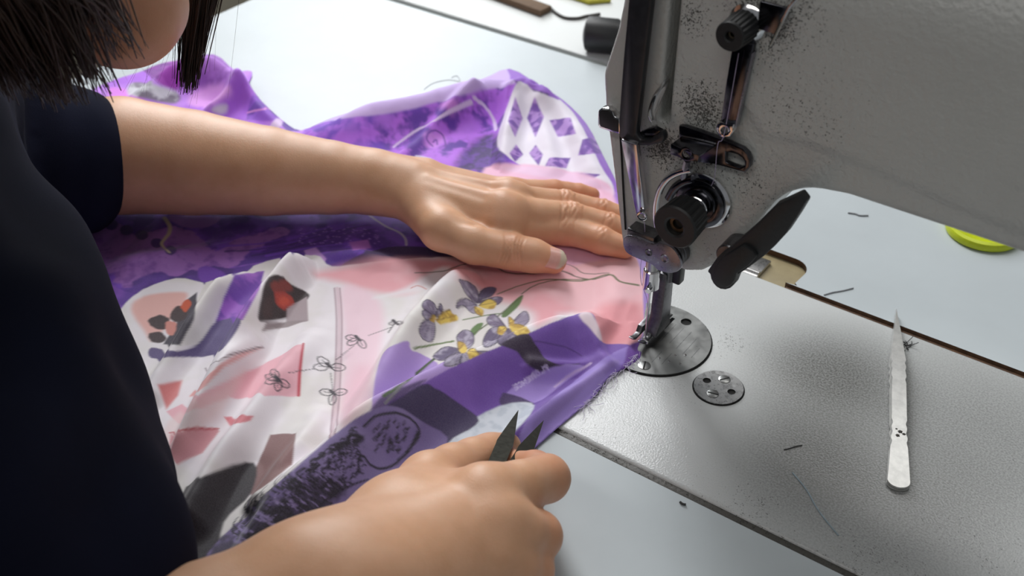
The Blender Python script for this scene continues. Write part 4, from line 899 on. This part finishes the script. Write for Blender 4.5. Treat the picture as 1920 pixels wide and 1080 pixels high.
# extensor tendons and knuckle bosses on the back of the hand
for n_, off in (('index', .0), ('middle', .0), ('ring', 0)):
    a = at(*wr_pts[n_]) + np.array([0, 0, .0112]); b = fing[n_][0][0] + np.array([0, 0, .0088]); FL.cone(a, b, .0010, .0020, .005)
    FL.cone(fing[n_][0][0] + np.array([0, 0, .0040]), fing[n_][0][0] + np.array([.004, .002, .0036]), .0096, .0090, .005)
VL, QL = FL.mesh(2)
def vnormals(V, Q):
    n = np.cross(V[Q[:, 2]] - V[Q[:, 0]], V[Q[:, 3]] - V[Q[:, 1]]); N_ = np.zeros_like(V)
    for k in range(4):
        for a in range(3): N_[:, a] += np.bincount(Q[:, k], n[:, a], len(V))
    return N_ / np.maximum(np.linalg.norm(N_, axis=1, keepdims=True), 1e-12)
NL = vnormals(VL, QL); disp = np.zeros(len(VL)); red = np.zeros(len(VL))
def crease(a, b, c, s0, offs, amp, sig=.00055, wid=.007, bulge=.0006):
    """skin folds across the back of a joint at c on the bone a-b"""
    global disp
    t = (b - a) / np.linalg.norm(b - a); up_ = np.array([0, 0, 1.]) - t * t[2]; up_ /= np.linalg.norm(up_); sd = np.cross(t, up_)
    r = VL - c; s = r @ t; l = r @ sd; d = NL @ up_; mask = np.clip(d * 1.6, 0, 1) * np.exp(-(l / wid) ** 2) * (np.linalg.norm(r, axis=1) < .02)
    for k, o in enumerate(offs):
        ss = s - o - .0010 * math.sin(k * 2.1) * np.sin(l * 700 + k) - 18 * np.sign(o) * l * l * .5; disp = disp - amp * (1 - .12 * k) * np.exp(-(ss / sig) ** 2) * mask
    disp = disp + bulge * np.exp(-(s / .004) ** 2) * mask
for n_ in ('index', 'middle', 'ring'):
    c_ = fing[n_]; crease(c_[1][0], c_[3][0], c_[2][0], 0, (-.0048, -.0028, -.0009, .0011, .0030, .0048), .0009, .0007)
    crease(c_[3][0], c_[5][0], c_[4][0], 0, (-.0022, -.0003, .0016), .0007, .0007)
up2 = lambda: None
# the thumb's folds face the camera side
def crease2(a, b, c, nrm, offs, amp, sig=.0006, wid=.0085):
    global disp
    t = (b - a) / np.linalg.norm(b - a); up_ = nrm - t * (nrm @ t); up_ /= np.linalg.norm(up_); sd = np.cross(t, up_)
    r = VL - c; s = r @ t; l = r @ sd; d = NL @ up_; mask = np.clip(d * 1.5, 0, 1) * np.exp(-(l / wid) ** 2) * (np.linalg.norm(r, axis=1) < .02)
    for k, o in enumerate(offs): disp = disp - amp * np.exp(-((s - o - 20 * np.sign(o) * l * l) / sig) ** 2) * mask
    disp = disp + .0007 * np.exp(-(s / .0045) ** 2) * mask
tn = np.array([.30, -.55, .75]); tn /= np.linalg.norm(tn)
crease2(thumb[2][0], thumb[4][0], thumb[3][0], tn, (-.0055, -.0036, -.0017, .0003, .0022, .0042), .0011, .0007)
# fold where the thumb meets the hand, and fine wrist lines
wl = [at(*p) for p in ((866, 410, .036), (890, 420, .032), (915, 431, .028), (940, 442, .024))]
for a, b in zip(wl, wl[1:]):
    e = b - a; t_ = np.clip(((VL - a) @ e) / (e @ e), 0, 1); dd = np.linalg.norm(VL - a - t_[:, None] * e, axis=1); disp -= .0008 * np.exp(-(dd / .0030) ** 2)
VL = VL + NL * disp[:, None]
VL[:, 2] = np.maximum(VL[:, 2], cloth_z(VL[:, 0], VL[:, 1]) + .0002)
rc_ = [c_[2][0] for c_ in fing.values()] + [c_[4][0] for c_ in fing.values()] + [c_[5][0] for c_ in fing.values()] + [thumb[3][0], thumb[5][0]]
redL = np.zeros(len(VL))
for p in rc_: redL = np.maximum(redL, np.exp(-((VL - p) ** 2).sum(1) / .011 ** 2))
for c_ in fing.values(): redL = np.maximum(redL, .45 * np.exp(-((VL - c_[0][0]) ** 2).sum(1) / .014 ** 2))
redL = np.maximum(redL, .55 * np.clip(1 - NL[:, 2] * 1.2 - .2, 0, 1) * 0)

# ---- right hand and forearm: loose fist pinching the tweezers
R = lambda px, py, z, r: (at(px, py, z), r)
rw = at(628, 1118, .064)
elb = np.array([-.075, -.455, .060])
rf = {'index': [R(908, 937, .0600, .0132), R(975, 912, .0560, .0108), R(1024, 897, .0475, .0104), R(1020, 890, .0360, .0088), R(1003, 879, .0265, .0084), R(966, 872, .0190, .0068)],
      'middle': [R(925, 990, .0570, .0132), R(975, 998, .0530, .0108), R(1006, 1005, .0445, .0106), R(996, 990, .0330, .0090), R(975, 970, .0230, .0085), R(945, 945, .0160, .0068)],
      'ring': [R(920, 1048, .0500, .0125), R(965, 1062, .0460, .0104), R(992, 1068, .0380, .0102), R(975, 1050, .0270, .0086), R(950, 1028, .0190, .0080), R(920, 1000, .0150, .0064)],
      'pinky': [R(895, 1105, .0400, .0112), R(935, 1122, .0360, .0090), R(955, 1126, .0290, .0086), R(938, 1108, .0210, .0075), R(915, 1085, .0160, .0070), R(890, 1060, .0140, .0056)]}
rt = [R(742, 985, .0500, .0185), R(806, 905, .0370, .0130), R(850, 880, .0300, .0108), R(888, 864, .0230, .0098), R(918, 850, .0180, .0086), R(950, 837, .0135, .0072)]
pr = np.array([p for p, r in rt + sum(rf.values(), [])] + [rw, elb]); lo = pr.min(0) - .055; hi = pr.max(0) + .055; lo[2] = max(lo[2], -.004)
FR = Field(lo, hi, .0013)
fore = rw + (elb - rw) * .25
FR.cone(elb, elb + (rw - elb) * .55, .043, .036, .02, .04); FR.cone(elb + (rw - elb) * .55, rw, .036, .0235, .02, .04)
sdv = np.array([.80, .55, -.2]) * .011
FR.cone(fore + sdv, rw + sdv, .024, .019, .015, .03); FR.cone(fore - sdv, rw - sdv, .024, .019, .015, .03)
for n_, off in (('index', -.010), ('middle', -.003), ('ring', .004), ('pinky', .011)):
    FR.cone(rw + np.array([.80, .55, -.3]) * off + np.array([0, 0, .002]), rf[n_][0][0] - np.array([0, 0, .002]), .0185, .0122 if n_ != 'pinky' else .0105, .016, .03)
FR.cone(rw + np.array([.01, .02, -.014]), at(900, 1010, .038), .0190, .0150, .016, .03); FR.cone(at(780, 985, .046), at(890, 930, .046), .0165, .0125, .016, .03)
FR.cone(rw - np.array([.80, .55, -.3]) * .012, rt[0][0], .0185, .0180, .014, .03)
FT = FR.like(); FT.chain(rt, .006); FR.merge(FT, .010)
FG = FR.like()
for c_ in rf.values(): FG.chain(c_, .002)
FR.merge(FG, .007)
for n_ in ('index', 'middle', 'ring'): FR.cone(rf[n_][0][0] + np.array([0, 0, .004]), rf[n_][0][0] + np.array([.002, .003, .004]), .0112, .0100, .006)
VR, QR = FR.mesh(2)
redR = np.zeros(len(VR))
for c_ in rf.values():
    for q in (2, 4, 5): redR = np.maximum(redR, np.exp(-((VR - c_[q][0]) ** 2).sum(1) / .013 ** 2))

# ---- head, neck and trunk (mostly outside the picture)
fd = np.array([.76, .51, -.405]); fd /= np.linalg.norm(fd); hu = np.array([0, 0, 1.]) - fd * fd[2]; hu /= np.linalg.norm(hu); hs = np.cross(fd, hu)   # face, crown, her right
chin = at_d(252, 18, .50); hc = chin - fd * .062 + hu * .105; axs = [fd, hs, hu]
tr = [at_d(*p) - RIGHT * .10 for p in ((54, 218, .55), (118, 372, .53), (226, 572, .50), (340, 789, .46), (392, 960, .43), (410, 1100, .40))]
Lsh = tr[0] + np.array([-.005, -.02, .01]); Rsh = np.array([-.045, -.455, .185]); mid = (Lsh + Rsh) / 2 + np.array([0, -.01, .035])
pel = np.array([-.16, -.56, -.26])
lo = np.array([-.47, -.72, -.42]); hi = np.array([.12, -.02, .46]); FC = Field(lo, hi, .0042)
FH = Field(hc - .17, hc + .17, .0024)
def head(F):
    F.ell(hc + hu * .02 - fd * .012, (.096, .074, .092), axs, .02); F.ell(hc - hu * .035 + fd * .012, (.072, .060, .078), axs, .03)
    F.cone(chin - hs * .006, chin + hs * .006, .0215, .0215, .02); F.cone(chin - fd * .012, hc - hu * .03 - fd * .035 + hs * .052, .020, .016, .02); F.cone(chin - fd * .012, hc - hu * .03 - fd * .035 - hs * .052, .020, .016, .02)
    F.cone(chin + hu * .062 + fd * .022, chin + hu * .098 + fd * .010, .0095, .006, .008); F.cone(chin + hu * .060 + fd * .026, chin + hu * .060 + fd * .028, .0085, .0080, .006)
    for s in (-1, 1):
        F.cone(chin + hu * .058 + fd * .016 + hs * s * .009, chin + hu * .058 + fd * .018 + hs * s * .010, .0065, .0065, .005)
        F.ell(hc + hu * .004 + fd * .082 + hs * s * .031, (.012, .015, .010), axs, .012, .03, True); F.ell(hc + hu * .004 + fd * .070 + hs * s * .031, (.012, .012, .0105), axs, .002)
        F.cone(hc + hu * .022 + fd * .076 + hs * s * .014, hc + hu * .024 + fd * .064 + hs * s * .045, .006, .005, .010)
        F.ell(hc - hu * .008 - fd * .010 + hs * s * .074, (.016, .006, .030), axs, .006)
    F.cone(chin + hu * .030 + fd * .013 - hs * .016, chin + hu * .030 + fd * .013 + hs * .016, .0062, .0062, .006); F.cone(chin + hu * .039 + fd * .014 - hs * .014, chin + hu * .039 + fd * .014 + hs * .014, .0052, .0052, .005)
    F.cone(chin + hu * .0345 + fd * .021 - hs * .017, chin + hu * .0345 + fd * .021 + hs * .017, .0014, .0014, .003, .02, True)
    F.cone(mid + np.array([0, .0, .0]), hc - fd * .055 - hu * .03, .056, .050, .03, .05)
head(FH); VH, QH = FH.mesh(1)
FC.cone(Lsh, mid, .062, .072, .01, .06); FC.cone(mid, Rsh, .072, .062, .01, .06)
for a, b in zip(tr, tr[1:]): FC.cone(a, b, .070, .070, .004, .06)
FC.cone(tr[-1], pel, .070, .12, .01, .07); FC.cone(mid, tr[2], .07, .066, .01, .06)
FC.cone(mid, hc - fd * .055 - hu * .03, .056, .050, .03, .05)
le = fa[0][0]; FC.cone(Lsh, le, .040, .032, .01, .05); FC.cone(Rsh, elb, .052, .042, .02, .05)
VC, QC = FC.mesh(1)
Vb = np.concatenate([VL, VR, VH, VC]); o1, o2, o3 = len(VL), len(VL) + len(VR), len(VL) + len(VR) + len(VH)
Qb = np.concatenate([QL, QR + o1, QH + o2, QC + o3]); red = np.concatenate([redL, redR, np.full(len(VH), .35), np.zeros(len(VC))])
me = mesh_np('person', Vb, Qb); ca = me.attributes.new('flush', 'FLOAT', 'POINT'); ca.data.foreach_set('value', red.astype(np.float32))
m, N, L, b = new_mat('skin'); co = objco(N); at_ = N.new('ShaderNodeAttribute'); at_.attribute_name = 'flush'
tone = ramp(N, L, noise(N, L, 60, 4, .6, co), [(.3, (.67, .365, .21)), (.7, (.76, .44, .27))])
vein = ramp(N, L, noise(N, L, 22, 2, .5, co), [(.35, (0,) * 3), (.65, (1,) * 3)])
tone = mix(N, L, math_n(N, L, 'MULTIPLY', vein, .10), tone, (.56, .37, .28))
L.new(mix(N, L, math_n(N, L, 'MULTIPLY', at_.outputs['Fac'], .75), tone, (.66, .24, .12)), b.inputs['Base Color'])
setp(b, Roughness=.46, Subsurface_Weight=.22, Subsurface_Scale=.004); b.inputs['Subsurface Radius'].default_value = (1.0, .35, .2)
bump(N, L, b, math_n(N, L, 'ADD', noise(N, L, 1400, 2, .6, co), math_n(N, L, 'MULTIPLY', noise(N, L, 420, 3, .6, co, (1, 1, 1)), .6)), .22, .0004)
M['skin'] = m
person = link('person', me, m, None, smooth=None)
tag(person, 'person in a dark navy T-shirt leaning over the cloth with tweezers in one hand', 'person')
# thumbnail
def nail(name, c, t, nrm, r, ln, wd, parent):
    t = t / np.linalg.norm(t); nrm = nrm - t * (nrm @ t); nrm /= np.linalg.norm(nrm); sd = np.cross(t, nrm); nu, nv = 17, 13; V = []; colr = []
    for i in range(nu):
        u = i / (nu - 1) * 2 - 1; w = wd * (math.sqrt(max(1 - ((abs(u) - .35) / .66) ** 2, .02)) if abs(u) > .35 else 1)
        for j in range(nv):
            v = j / (nv - 1) * 2 - 1; a = v * w / r; V.append(c + t * (u * ln - .0012 * v * v * (1 if u > 0 else -1) * abs(u)) + sd * math.sin(a) * r + nrm * ((math.cos(a) - 1) * r - .0010 * max(u, 0) ** 2 + .0006)); colr.append(min(max((u - .50 + .10 * v * v) / .12, 0), 1))
    F = [(i * nv + j, (i + 1) * nv + j, (i + 1) * nv + j + 1, i * nv + j + 1) for i in range(nu - 1) for j in range(nv - 1)]
    me = mesh_np(name, np.array(V), np.array(F)); q = me.attributes.new('free', 'FLOAT', 'POINT'); q.data.foreach_set('value', np.array(colr, np.float32))
    o = link(name, me, M['nail'], parent, smooth=None); s = o.modifiers.new('t', 'SOLIDIFY'); s.thickness = .0006; s.offset = -1; return o
m, N, L, b = new_mat('fingernail'); at_ = N.new('ShaderNodeAttribute'); at_.attribute_name = 'free'; nz = noise(N, L, 300, 2, .5, objco(N))
L.new(mix(N, L, at_.outputs['Fac'], ramp(N, L, nz, [(.3, (.70, .36, .30)), (.7, (.76, .43, .37))]), (.62, .52, .40)), b.inputs['Base Color']); setp(b, Roughness=.28, Subsurface_Weight=.1, Subsurface_Scale=.002); M['nail'] = m
tt = thumb[5][0] - thumb[3][0]; nc = thumb[4][0] * .22 + thumb[5][0] * .78; nn = tn / np.linalg.norm(tn)
nail('fingernail', nc + nn * .0071 + tt / np.linalg.norm(tt) * .0022, tt, nn, .0088, .0090, .0066, person)

# ---- T-shirt
FS = Field(np.array([-.50, -.74, -.34]), np.array([.12, -.02, .34]), .0036)
for a, b_ in zip(tr, tr[1:]): FS.cone(a, b_, .083, .083, .004, .06)
FS.cone(tr[-1], pel, .083, .14, .01, .07); FS.cone(Lsh, mid, .078, .090, .01, .06); FS.cone(mid, Rsh, .090, .078, .01, .06); FS.cone(mid, tr[2], .09, .078, .01, .06)
FS.cone(Rsh, Rsh + (elb - Rsh) * .62, .072, .064, .03, .05)
FS.cone(mid, hc - fd * .055 - hu * .03, .0595, .0535, .002, .02, True)          # neck opening
sl_a = Lsh; sl_b = fa[2][0] + (fa[2][0] - fa[3][0]) * .12
sd_ = (fa[2][0] - fa[1][0]); sd_ /= np.linalg.norm(sd_)
SLV = FS.like(); SLV.cone(Lsh, fa[0][0], .070, .053, .01, .06); SLV.cone(fa[0][0], fa[3][0], .050, .0390, .004, .05)
sl, X, Y, Z = SLV.sub(SLV.lo, SLV.lo + 2); pc = at(250, 292, .043) - sd_ * .062
pl = np.sqrt((X - pc[0]) ** 2 + (Y - pc[1]) ** 2 + (Z - pc[2]) ** 2) - .062; pl = np.where((X - pc[0]) * sd_[0] + (Y - pc[1]) * sd_[1] + (Z - pc[2]) * sd_[2] > .012, pl, -.03); SLV.D = smax(SLV.D, pl.astype(np.float32), .006)
SLV.D = smax(SLV.D, (.0015 - Z + 0 * X + 0 * Y).astype(np.float32), .006)
FS.merge(SLV, .012)
VS, QS = FS.mesh(2); NS = vnormals(VS, QS)
fold = np.sin(VS[:, 0] * 46 + VS[:, 1] * 30 - VS[:, 2] * 34 + 2 * np.sin(VS[:, 2] * 21)) * .0028 + np.sin(VS[:, 0] * 24 - VS[:, 1] * 60 + VS[:, 2] * 50) * .0022
VS = VS + NS * fold[:, None]
keep = VS[:, 2] > -.33; me = mesh_np('t_shirt', VS, QS)
m, N, L, b = new_mat('navy_jersey'); co = objco(N); kn = noise(N, L, 1500, 2, .5, co)
L.new(ramp(N, L, noise(N, L, 12, 3, .6, co), [(.3, (.006, .007, .017)), (.7, (.009, .011, .027))]), b.inputs['Base Color']); setp(b, Roughness=.9, Specular_IOR_Level=.10); bump(N, L, b, kn, .3, .0004)
link('t_shirt', me, m, person, smooth=None)['label'] = 'dark navy short-sleeved T-shirt'
# ---- trousers, under the table
FP = Field(np.array([-.36, -.74, -.78]), np.array([.12, .02, -.18]), .007)
FP.cone(pel - np.array([0, 0, .02]), pel + np.array([0, .01, .02]), .135, .128, .02, .05)
for s_ in (-1, 1):
    hip = pel + RIGHT * .075 * s_ * np.array([1, .4, 1]) + np.array([0, .02, -.03]); knee = hip + np.array([.01 * s_, .38, -.02]); FP.cone(hip, knee, .092, .072, .02, .05); FP.cone(knee, knee + np.array([0, .03, -.42]), .070, .052, .01, .05)
VT, QT = FP.mesh(1); M['trousers'] = plain('charcoal_cotton', (.02, .02, .022), .9); link('trousers', mesh_np('trousers', VT, QT), M['trousers'], person, smooth=None)
# ---- hair: brown bob hanging past the jaw
m, N, L, b = new_mat('brown_hair'); co = objco(N)
L.new(ramp(N, L, noise(N, L, 90, 3, .6, co, (1, 1, .1)), [(.3, (.014, .008, .006)), (.7, (.055, .030, .019))]), b.inputs['Base Color']); setp(b, Roughness=.42); M['hair'] = m
FHr = Field(hc - .19, hc + .19, .003)
FHr.ell(hc + hu * .022 - fd * .020, (.108, .088, .104), axs, .02); FHr.cone(hc - fd * .045 + hs * .050, at_d(50, 40, .455), .046, .018, .03, .05); FHr.cone(hc - fd * .05 - hs * .050, hc - fd * .06 - hs * .055 - np.array([0, 0, .10]), .045, .025, .03, .05)
FHr.cone(hc - fd * .06, hc - fd * .075 - np.array([0, 0, .09]), .06, .040, .03, .05)
FHr.ell(chin + hu * .060 + fd * .045, (.100, .066, .085), axs, .006, .03, True)
VX_, QX_ = FHr.mesh(1); hair = link('hair', mesh_np('hair', VX_, QX_), M['hair'], person, smooth=None); hair['label'] = 'dark brown bobbed hair hanging forward'
def strand(g, p0, p1, sag, r, n=7, wob=.003):
    p0, p1 = np.array(p0), np.array(p1); ph = RNG.uniform(0, 6, 3); am = RNG.normal(0, wob, 3); pts = []
    for k in range(n):
        t = k / (n - 1); pts.append(p0 * (1 - t) + p1 * t + sag * t * (1 - t) + am * np.sin(t * 5 + ph) * t)
    g.tube(pts, [r * (1 - .75 * (k / (n - 1)) ** 2) for k in range(n)], 5, False)
def lock(g, root, mid_, end, r, wob=.003):
    P = spline([root, mid_, (mid_ * .45 + end * .55) + RNG.normal(0, wob, 3), end], 4); g.tube(P, [r * (1 - .75 * (k / (len(P) - 1)) ** 2) for k in range(len(P))], 5, False)
g = MB()
for k in range(620):                      # near side curtain, rooted at the parting and falling over the ear
    u = RNG.random(); x0 = -60 + 300 * u; ye = 125 + 75 * (1 - abs(u - .55)) * RNG.random() + 14 * RNG.random()
    if u > .84: ye = 35 + 80 * RNG.random()
    v = .075 - .125 * (1 - u); w = RNG.random()
    root = hc + hu * (.085 + .02 * w) + hs * .045 * (.5 + w) + fd * (v * .5); side = hc + hu * (-.005 - .03 * w) + hs * (.094 + .006 * w) + fd * (v * .62)
    lock(g, root, side, at_d(x0 + RNG.normal(4, 20), ye, .447 + .022 * RNG.random()), RNG.uniform(.0003, .0010))
for k in range(260):                      # lock hanging beyond the face
    w = RNG.normal(0, .42); ye = 180 - 120 * min(abs(w), 1) * RNG.random() - 30 * RNG.random(); q = RNG.random()
    root = hc + hu * .10 - hs * .03 * q + fd * .045; side = hc + hu * .005 - hs * (.070 + .008 * q) + fd * (.060 + .02 * w)
    lock(g, root, side, at_d(354 + 22 * w + RNG.normal(0, 6), ye, .556 + .02 * RNG.random()), RNG.uniform(.0003, .0009), .002)
for k in range(80):                       # flyaway hairs
    x0 = RNG.uniform(20, 400); near = x0 < 230; dep = .452 if near else .56
    side = hc + hu * .0 + (hs * .10 + fd * .01 if near else -hs * .078 + fd * .07)
    lock(g, side + hu * .07, side, at_d(x0 + RNG.normal(0, 40), RNG.uniform(90, 205), dep), .00012, .006)
tag(g.build('loose_strands', M['hair'], hair, True, 180), kind='stuff')
# ------------------------------------------------------------------ tweezers and small things
m, N, L, b = new_mat('tweezer_steel'); co = objco(N); setp(b, Metallic=1.0, Roughness=.45)
L.new(ramp(N, L, noise(N, L, 220, 4, .65, co), [(.3, (.56, .56, .55)), (.7, (.72, .72, .70))]), b.inputs['Base Color']); M['tweezer'] = m
def blade(tail, tip, nrm, wid, z0, bow, thick, name, mat, parent, notch=True, taper=.64, n=90):
    """one springy leg of a pair of tweezers: scalloped strip tapering to a point, bowed along nrm"""
    tail, tip, nrm = np.array(tail, float), np.array(tip, float), np.array(nrm, float); ax = tip - tail; Ln = np.linalg.norm(ax); ax /= Ln
    nrm = nrm - ax * (nrm @ ax); nrm /= np.linalg.norm(nrm); sd = np.cross(ax, nrm); V = []
    ts = np.concatenate([np.linspace(0, .03, 9)[:-1], np.linspace(.03, 1, n)])
    for t in ts:
        w = wid * (1.18 - .38 * min(t / .25, 1)) if t < .25 else wid * .80
        if t > taper: w = wid * .80 * (1 - ((t - taper) / (1 - taper)) ** 1.05) + .0004
        if t < .03: w *= math.sqrt(max(1 - ((.03 - t) / .03) ** 2, .02))
        if notch:
            for c, d in ((.200, .0011), (.247, .0009), (.294, .0011), (.530, .0010), (.585, .0008), (.632, .0010)): w -= d * math.exp(-((t - c) / .011) ** 2) - .0004 * math.exp(-((t - c - .022) / .010) ** 2)
        o = z0 + bow * math.sin(PI * min(max(t, 0), 1)) ** .9
        c = tail + ax * Ln * t + nrm * o
        for s, u in ((-1, 1), (1, 1), (1, 0), (-1, 0)):
            V.append(c + sd * s * (w / 2 - (.0002 if u else 0)) + nrm * thick * u)
    F = []
    for i in range(len(ts) - 1):
        for k in range(4): F.append((i * 4 + k, i * 4 + (k + 1) % 4, i * 4 + 4 + (k + 1) % 4, i * 4 + 4 + k))
    F += [(3, 2, 1, 0), tuple(len(V) - 4 + k for k in range(4))]
    me = mesh_np(name, np.array(V), np.array(F)); o = link(name, me, mat, parent, True, 35); return o
tail, tip = at(1683, 921, .0004), at(1679, 586, .0004)
tw = empty('tweezers', tail); tag(tw, 'steel tweezers with notched edges lying flat on the machine bed', 'tweezers')
def keep_local(o, root): o.parent = root; o.matrix_parent_inverse = Matrix.Translation(-Vector(root.location)); return o
keep_local(blade(tail, tip, (0, 0, 1), .0096, .0002, .0006, .0011, 'blade', M['tweezer'], None), tw)
keep_local(blade(tail, tip, (0, 0, 1), .0096, .0016, .0042, .0011, 'blade', M['tweezer'], None), tw)
ax = (tip - tail) / np.linalg.norm(tip - tail)
g = MB(); g.box((-.0036, .002, .0002), (.0036, .009, .0024), .0006, Matrix.Translation(Vector(tail)) @ Matrix.Rotation(math.atan2(ax[1], ax[0]) - PI / 2, 4, 'Z')); keep_local(g.build('tail_weld', M['tweezer']), tw)
M['rust'] = plain('black_rust', (.03, .026, .022), .8, wear=.3)
for k, (t, s, r) in enumerate(((.232, -.0008, .0011), (.252, .0004, .0012), (.243, .0022, .0009), (.262, -.0014, .0006))):
    p = tail + ax * np.linalg.norm(tip - tail) * t + np.array([-ax[1], ax[0], 0]) * -s; zz = .0016 + .0042 * math.sin(PI * t) ** .9 + .0011 + .0004
    g = MB(); g.lathe([(0, .0001), (r * .7, .0001), (r, 0), (0, -.0003)], (p[0], p[1], zz), (0, 0, 1), 14, lambda i, j, k=k: 1 + .22 * math.sin(i * 2.3 + k)); keep_local(g.build('rust_spot', M['rust']), tw)
# tweezers held in the right hand
t1, t2 = at(971, 772, .0150), at(1018, 791, .0120); tl = at(884, 985, .048)
M['tweezer_shaded'] = plain('shaded_steel', (.045, .046, .036), .45, .6, wear=.15)  # steel coloured dark to stand for the shade and reflections on the blades
hw = empty('tweezers', tl); tag(hw, 'pointed steel tweezers held between thumb and forefinger over the cloth', 'tweezers')
fx = np.array([.35, -.45, .8])
keep_local(blade(tl, t1, fx, .0100, 0, .0005, .0012, 'blade', M['tweezer_shaded'], None, False, .66, 50), hw)
keep_local(blade(tl + np.array([.002, .001, -.002]), t2, fx, .0092, 0, .0005, .0012, 'blade', M['tweezer_shaded'], None, False, .68, 50), hw)
# yellow lid behind the arm
M['yellow'] = plain('yellow_green_plastic', (.62, .72, .02), .35, wear=.05)
c = at(1842, 436, TZ); y = empty('yellow_lid', c); tag(y, 'bright yellow-green round lid lying on the table behind the machine arm', 'lid')
g = MB(); g.lathe([(0, 0), (.0215, 0), (.0230, .0010), (.0232, .0035), (.0222, .0052), (.0195, .0058), (.0185, .0050), (0, .0048)], c, (0, 0, 1), 56); keep_local(g.build('disc', M['yellow']), y)
g = MB(); g.lathe([(.0085, .0048), (.0090, .0066), (.0070, .0070), (0, .0070)], c, (0, 0, 1), 32); keep_local(g.build('centre_boss', M['yellow']), y)
# black roller with its cable on the far table
zt = TZ + .001; c = at(1098, 62, zt + .0142); axr = Vector((.93, .36, 0)).normalized(); rl = empty('black_roller', (c[0], c[1], zt)); tag(rl, 'black cylindrical roller lying on the far table behind the machine head', 'roller')
g = MB(); g.lathe([(0, 0), (.0105, 0), (.0138, .0015), (.0142, .004), (.0142, .026), (.0130, .028), (.0130, .031), (.0142, .033), (.0142, .060), (.0125, .063), (0, .063)], c, axr, 40); keep_local(g.build('barrel', M['black_plastic']), rl)
g = MB(); g.lathe([(.0045, -.0006), (.0065, -.0012), (.0085, -.0006), (.0085, .001), (0, .001)], c, axr, 28); keep_local(g.build('end_cap', M['dark_steel']), rl)
g = MB(); cc = Vector(c) + axr * .040 + Vector((0, 0, .0135)); g.cyl(cc, (0, 0, 1), .0075, .010, .001, 24); keep_local(g.build('terminal_block', M['black_plastic']), rl)
M['cable'] = plain('dark_cable', (.05, .045, .04), .6)
g = MB(); g.tube([tuple(at(*p, zt + .0014)) for p in spline([(1030, 12), (1042, 24), (1060, 33), (1082, 34), (1100, 30), (1125, 26)], 6)], .0013, 8); tag(g.build('cable', M['cable']), 'thin dark cable running to the black roller on the far table', 'cable')
M['scrap_yellow'] = plain('yellow_scrap', (.50, .46, .06), .8, wear=.1); M['brown'] = plain('brown_card', (.16, .10, .06), .8, wear=.2)
c = at(1082, -8, zt); g = MB(); g.prism([(c[0] + a, c[1] + b_, zt + .0002) for a, b_ in ((-.03, -.008), (.02, -.012), (.034, .004), (.012, .02), (-.02, .014))], (0, 0, .004), .0012); tag(g.build('fabric_scrap', M['scrap_yellow']), 'folded yellow fabric scrap on the far table', 'fabric scrap')
c = at(905, -14, zt); g = MB(); g.box((-.07, -.006, 0), (.075, .010, .006), .0015, Matrix.Translation((c[0], c[1], zt + .0001)) @ Matrix.Rotation(-.12, 4, 'Z')); tag(g.build('wooden_ruler', M['brown']), 'dark brown strip lying along the far table', 'wooden strip')
# thread ends and lint
def thread_end(name, pts, z, r, mat, label, cat='thread'):
    g = MB(); g.tube([tuple(at(*p, z + r)) for p in spline(pts, 5)], r, 6); tag(g.build(name, mat), label, cat)
M['grey_thread'] = plain('grey_thread', (.30, .31, .33), .8); M['blue_thread'] = plain('blue_grey_thread', (.30, .38, .43), .8); M['dark_thread'] = plain('dark_thread', (.05, .05, .05), .85)
thread_end('thread_end', [(1545, 553), (1562, 548), (1580, 545), (1600, 540)], TZ, .0004, M['grey_thread'], 'grey thread end lying on the table just behind the bed groove')
thread_end('thread_end', [(1590, 399), (1604, 401), (1612, 404), (1628, 404)], TZ, .0005, M['grey_thread'], 'short grey thread tuft on the white table below the arm')
thread_end('thread_end', [(1486, 886), (1512, 918), (1530, 950), (1548, 975), (1572, 1004)], 0, .00035, M['blue_thread'], 'long blue-grey thread lying on the machine bed near its front edge')
thread_end('thread_end', [(1470, 843), (1480, 841), (1492, 837), (1504, 835)], 0, .0003, M['dark_thread'], 'short dark thread end on the bed between oil plate and tweezers')
thread_end('thread_end', [(1275, 941), (1280, 945), (1286, 946)], TZ, .0006, M['dark_thread'], 'tiny dark thread crumb on the table in front of the bed')
thread_end('thread_end', [(795, 168), (812, 156), (840, 150), (862, 152), (856, 142), (846, 146)], TZ, .00018, M['grey_thread'], 'fine dark thread curl on the table behind the cloth')
g = MB()
for k in range(22):
    p = at(1697 + RNG.normal(0, 4), 648 + RNG.normal(0, 5), .0003); q = p + np.array([*RNG.normal(0, .0022, 2), abs(RNG.normal(0, .0012))]); g.tube([tuple(p), tuple((p + q) / 2 + RNG.normal(0, .0006, 3) * np.array([1, 1, .2])), tuple(q)], .00022, 5)
tag(g.build('lint_tuft', M['dark_thread']), 'dark lint tuft beside the tip of the steel tweezers', 'lint')
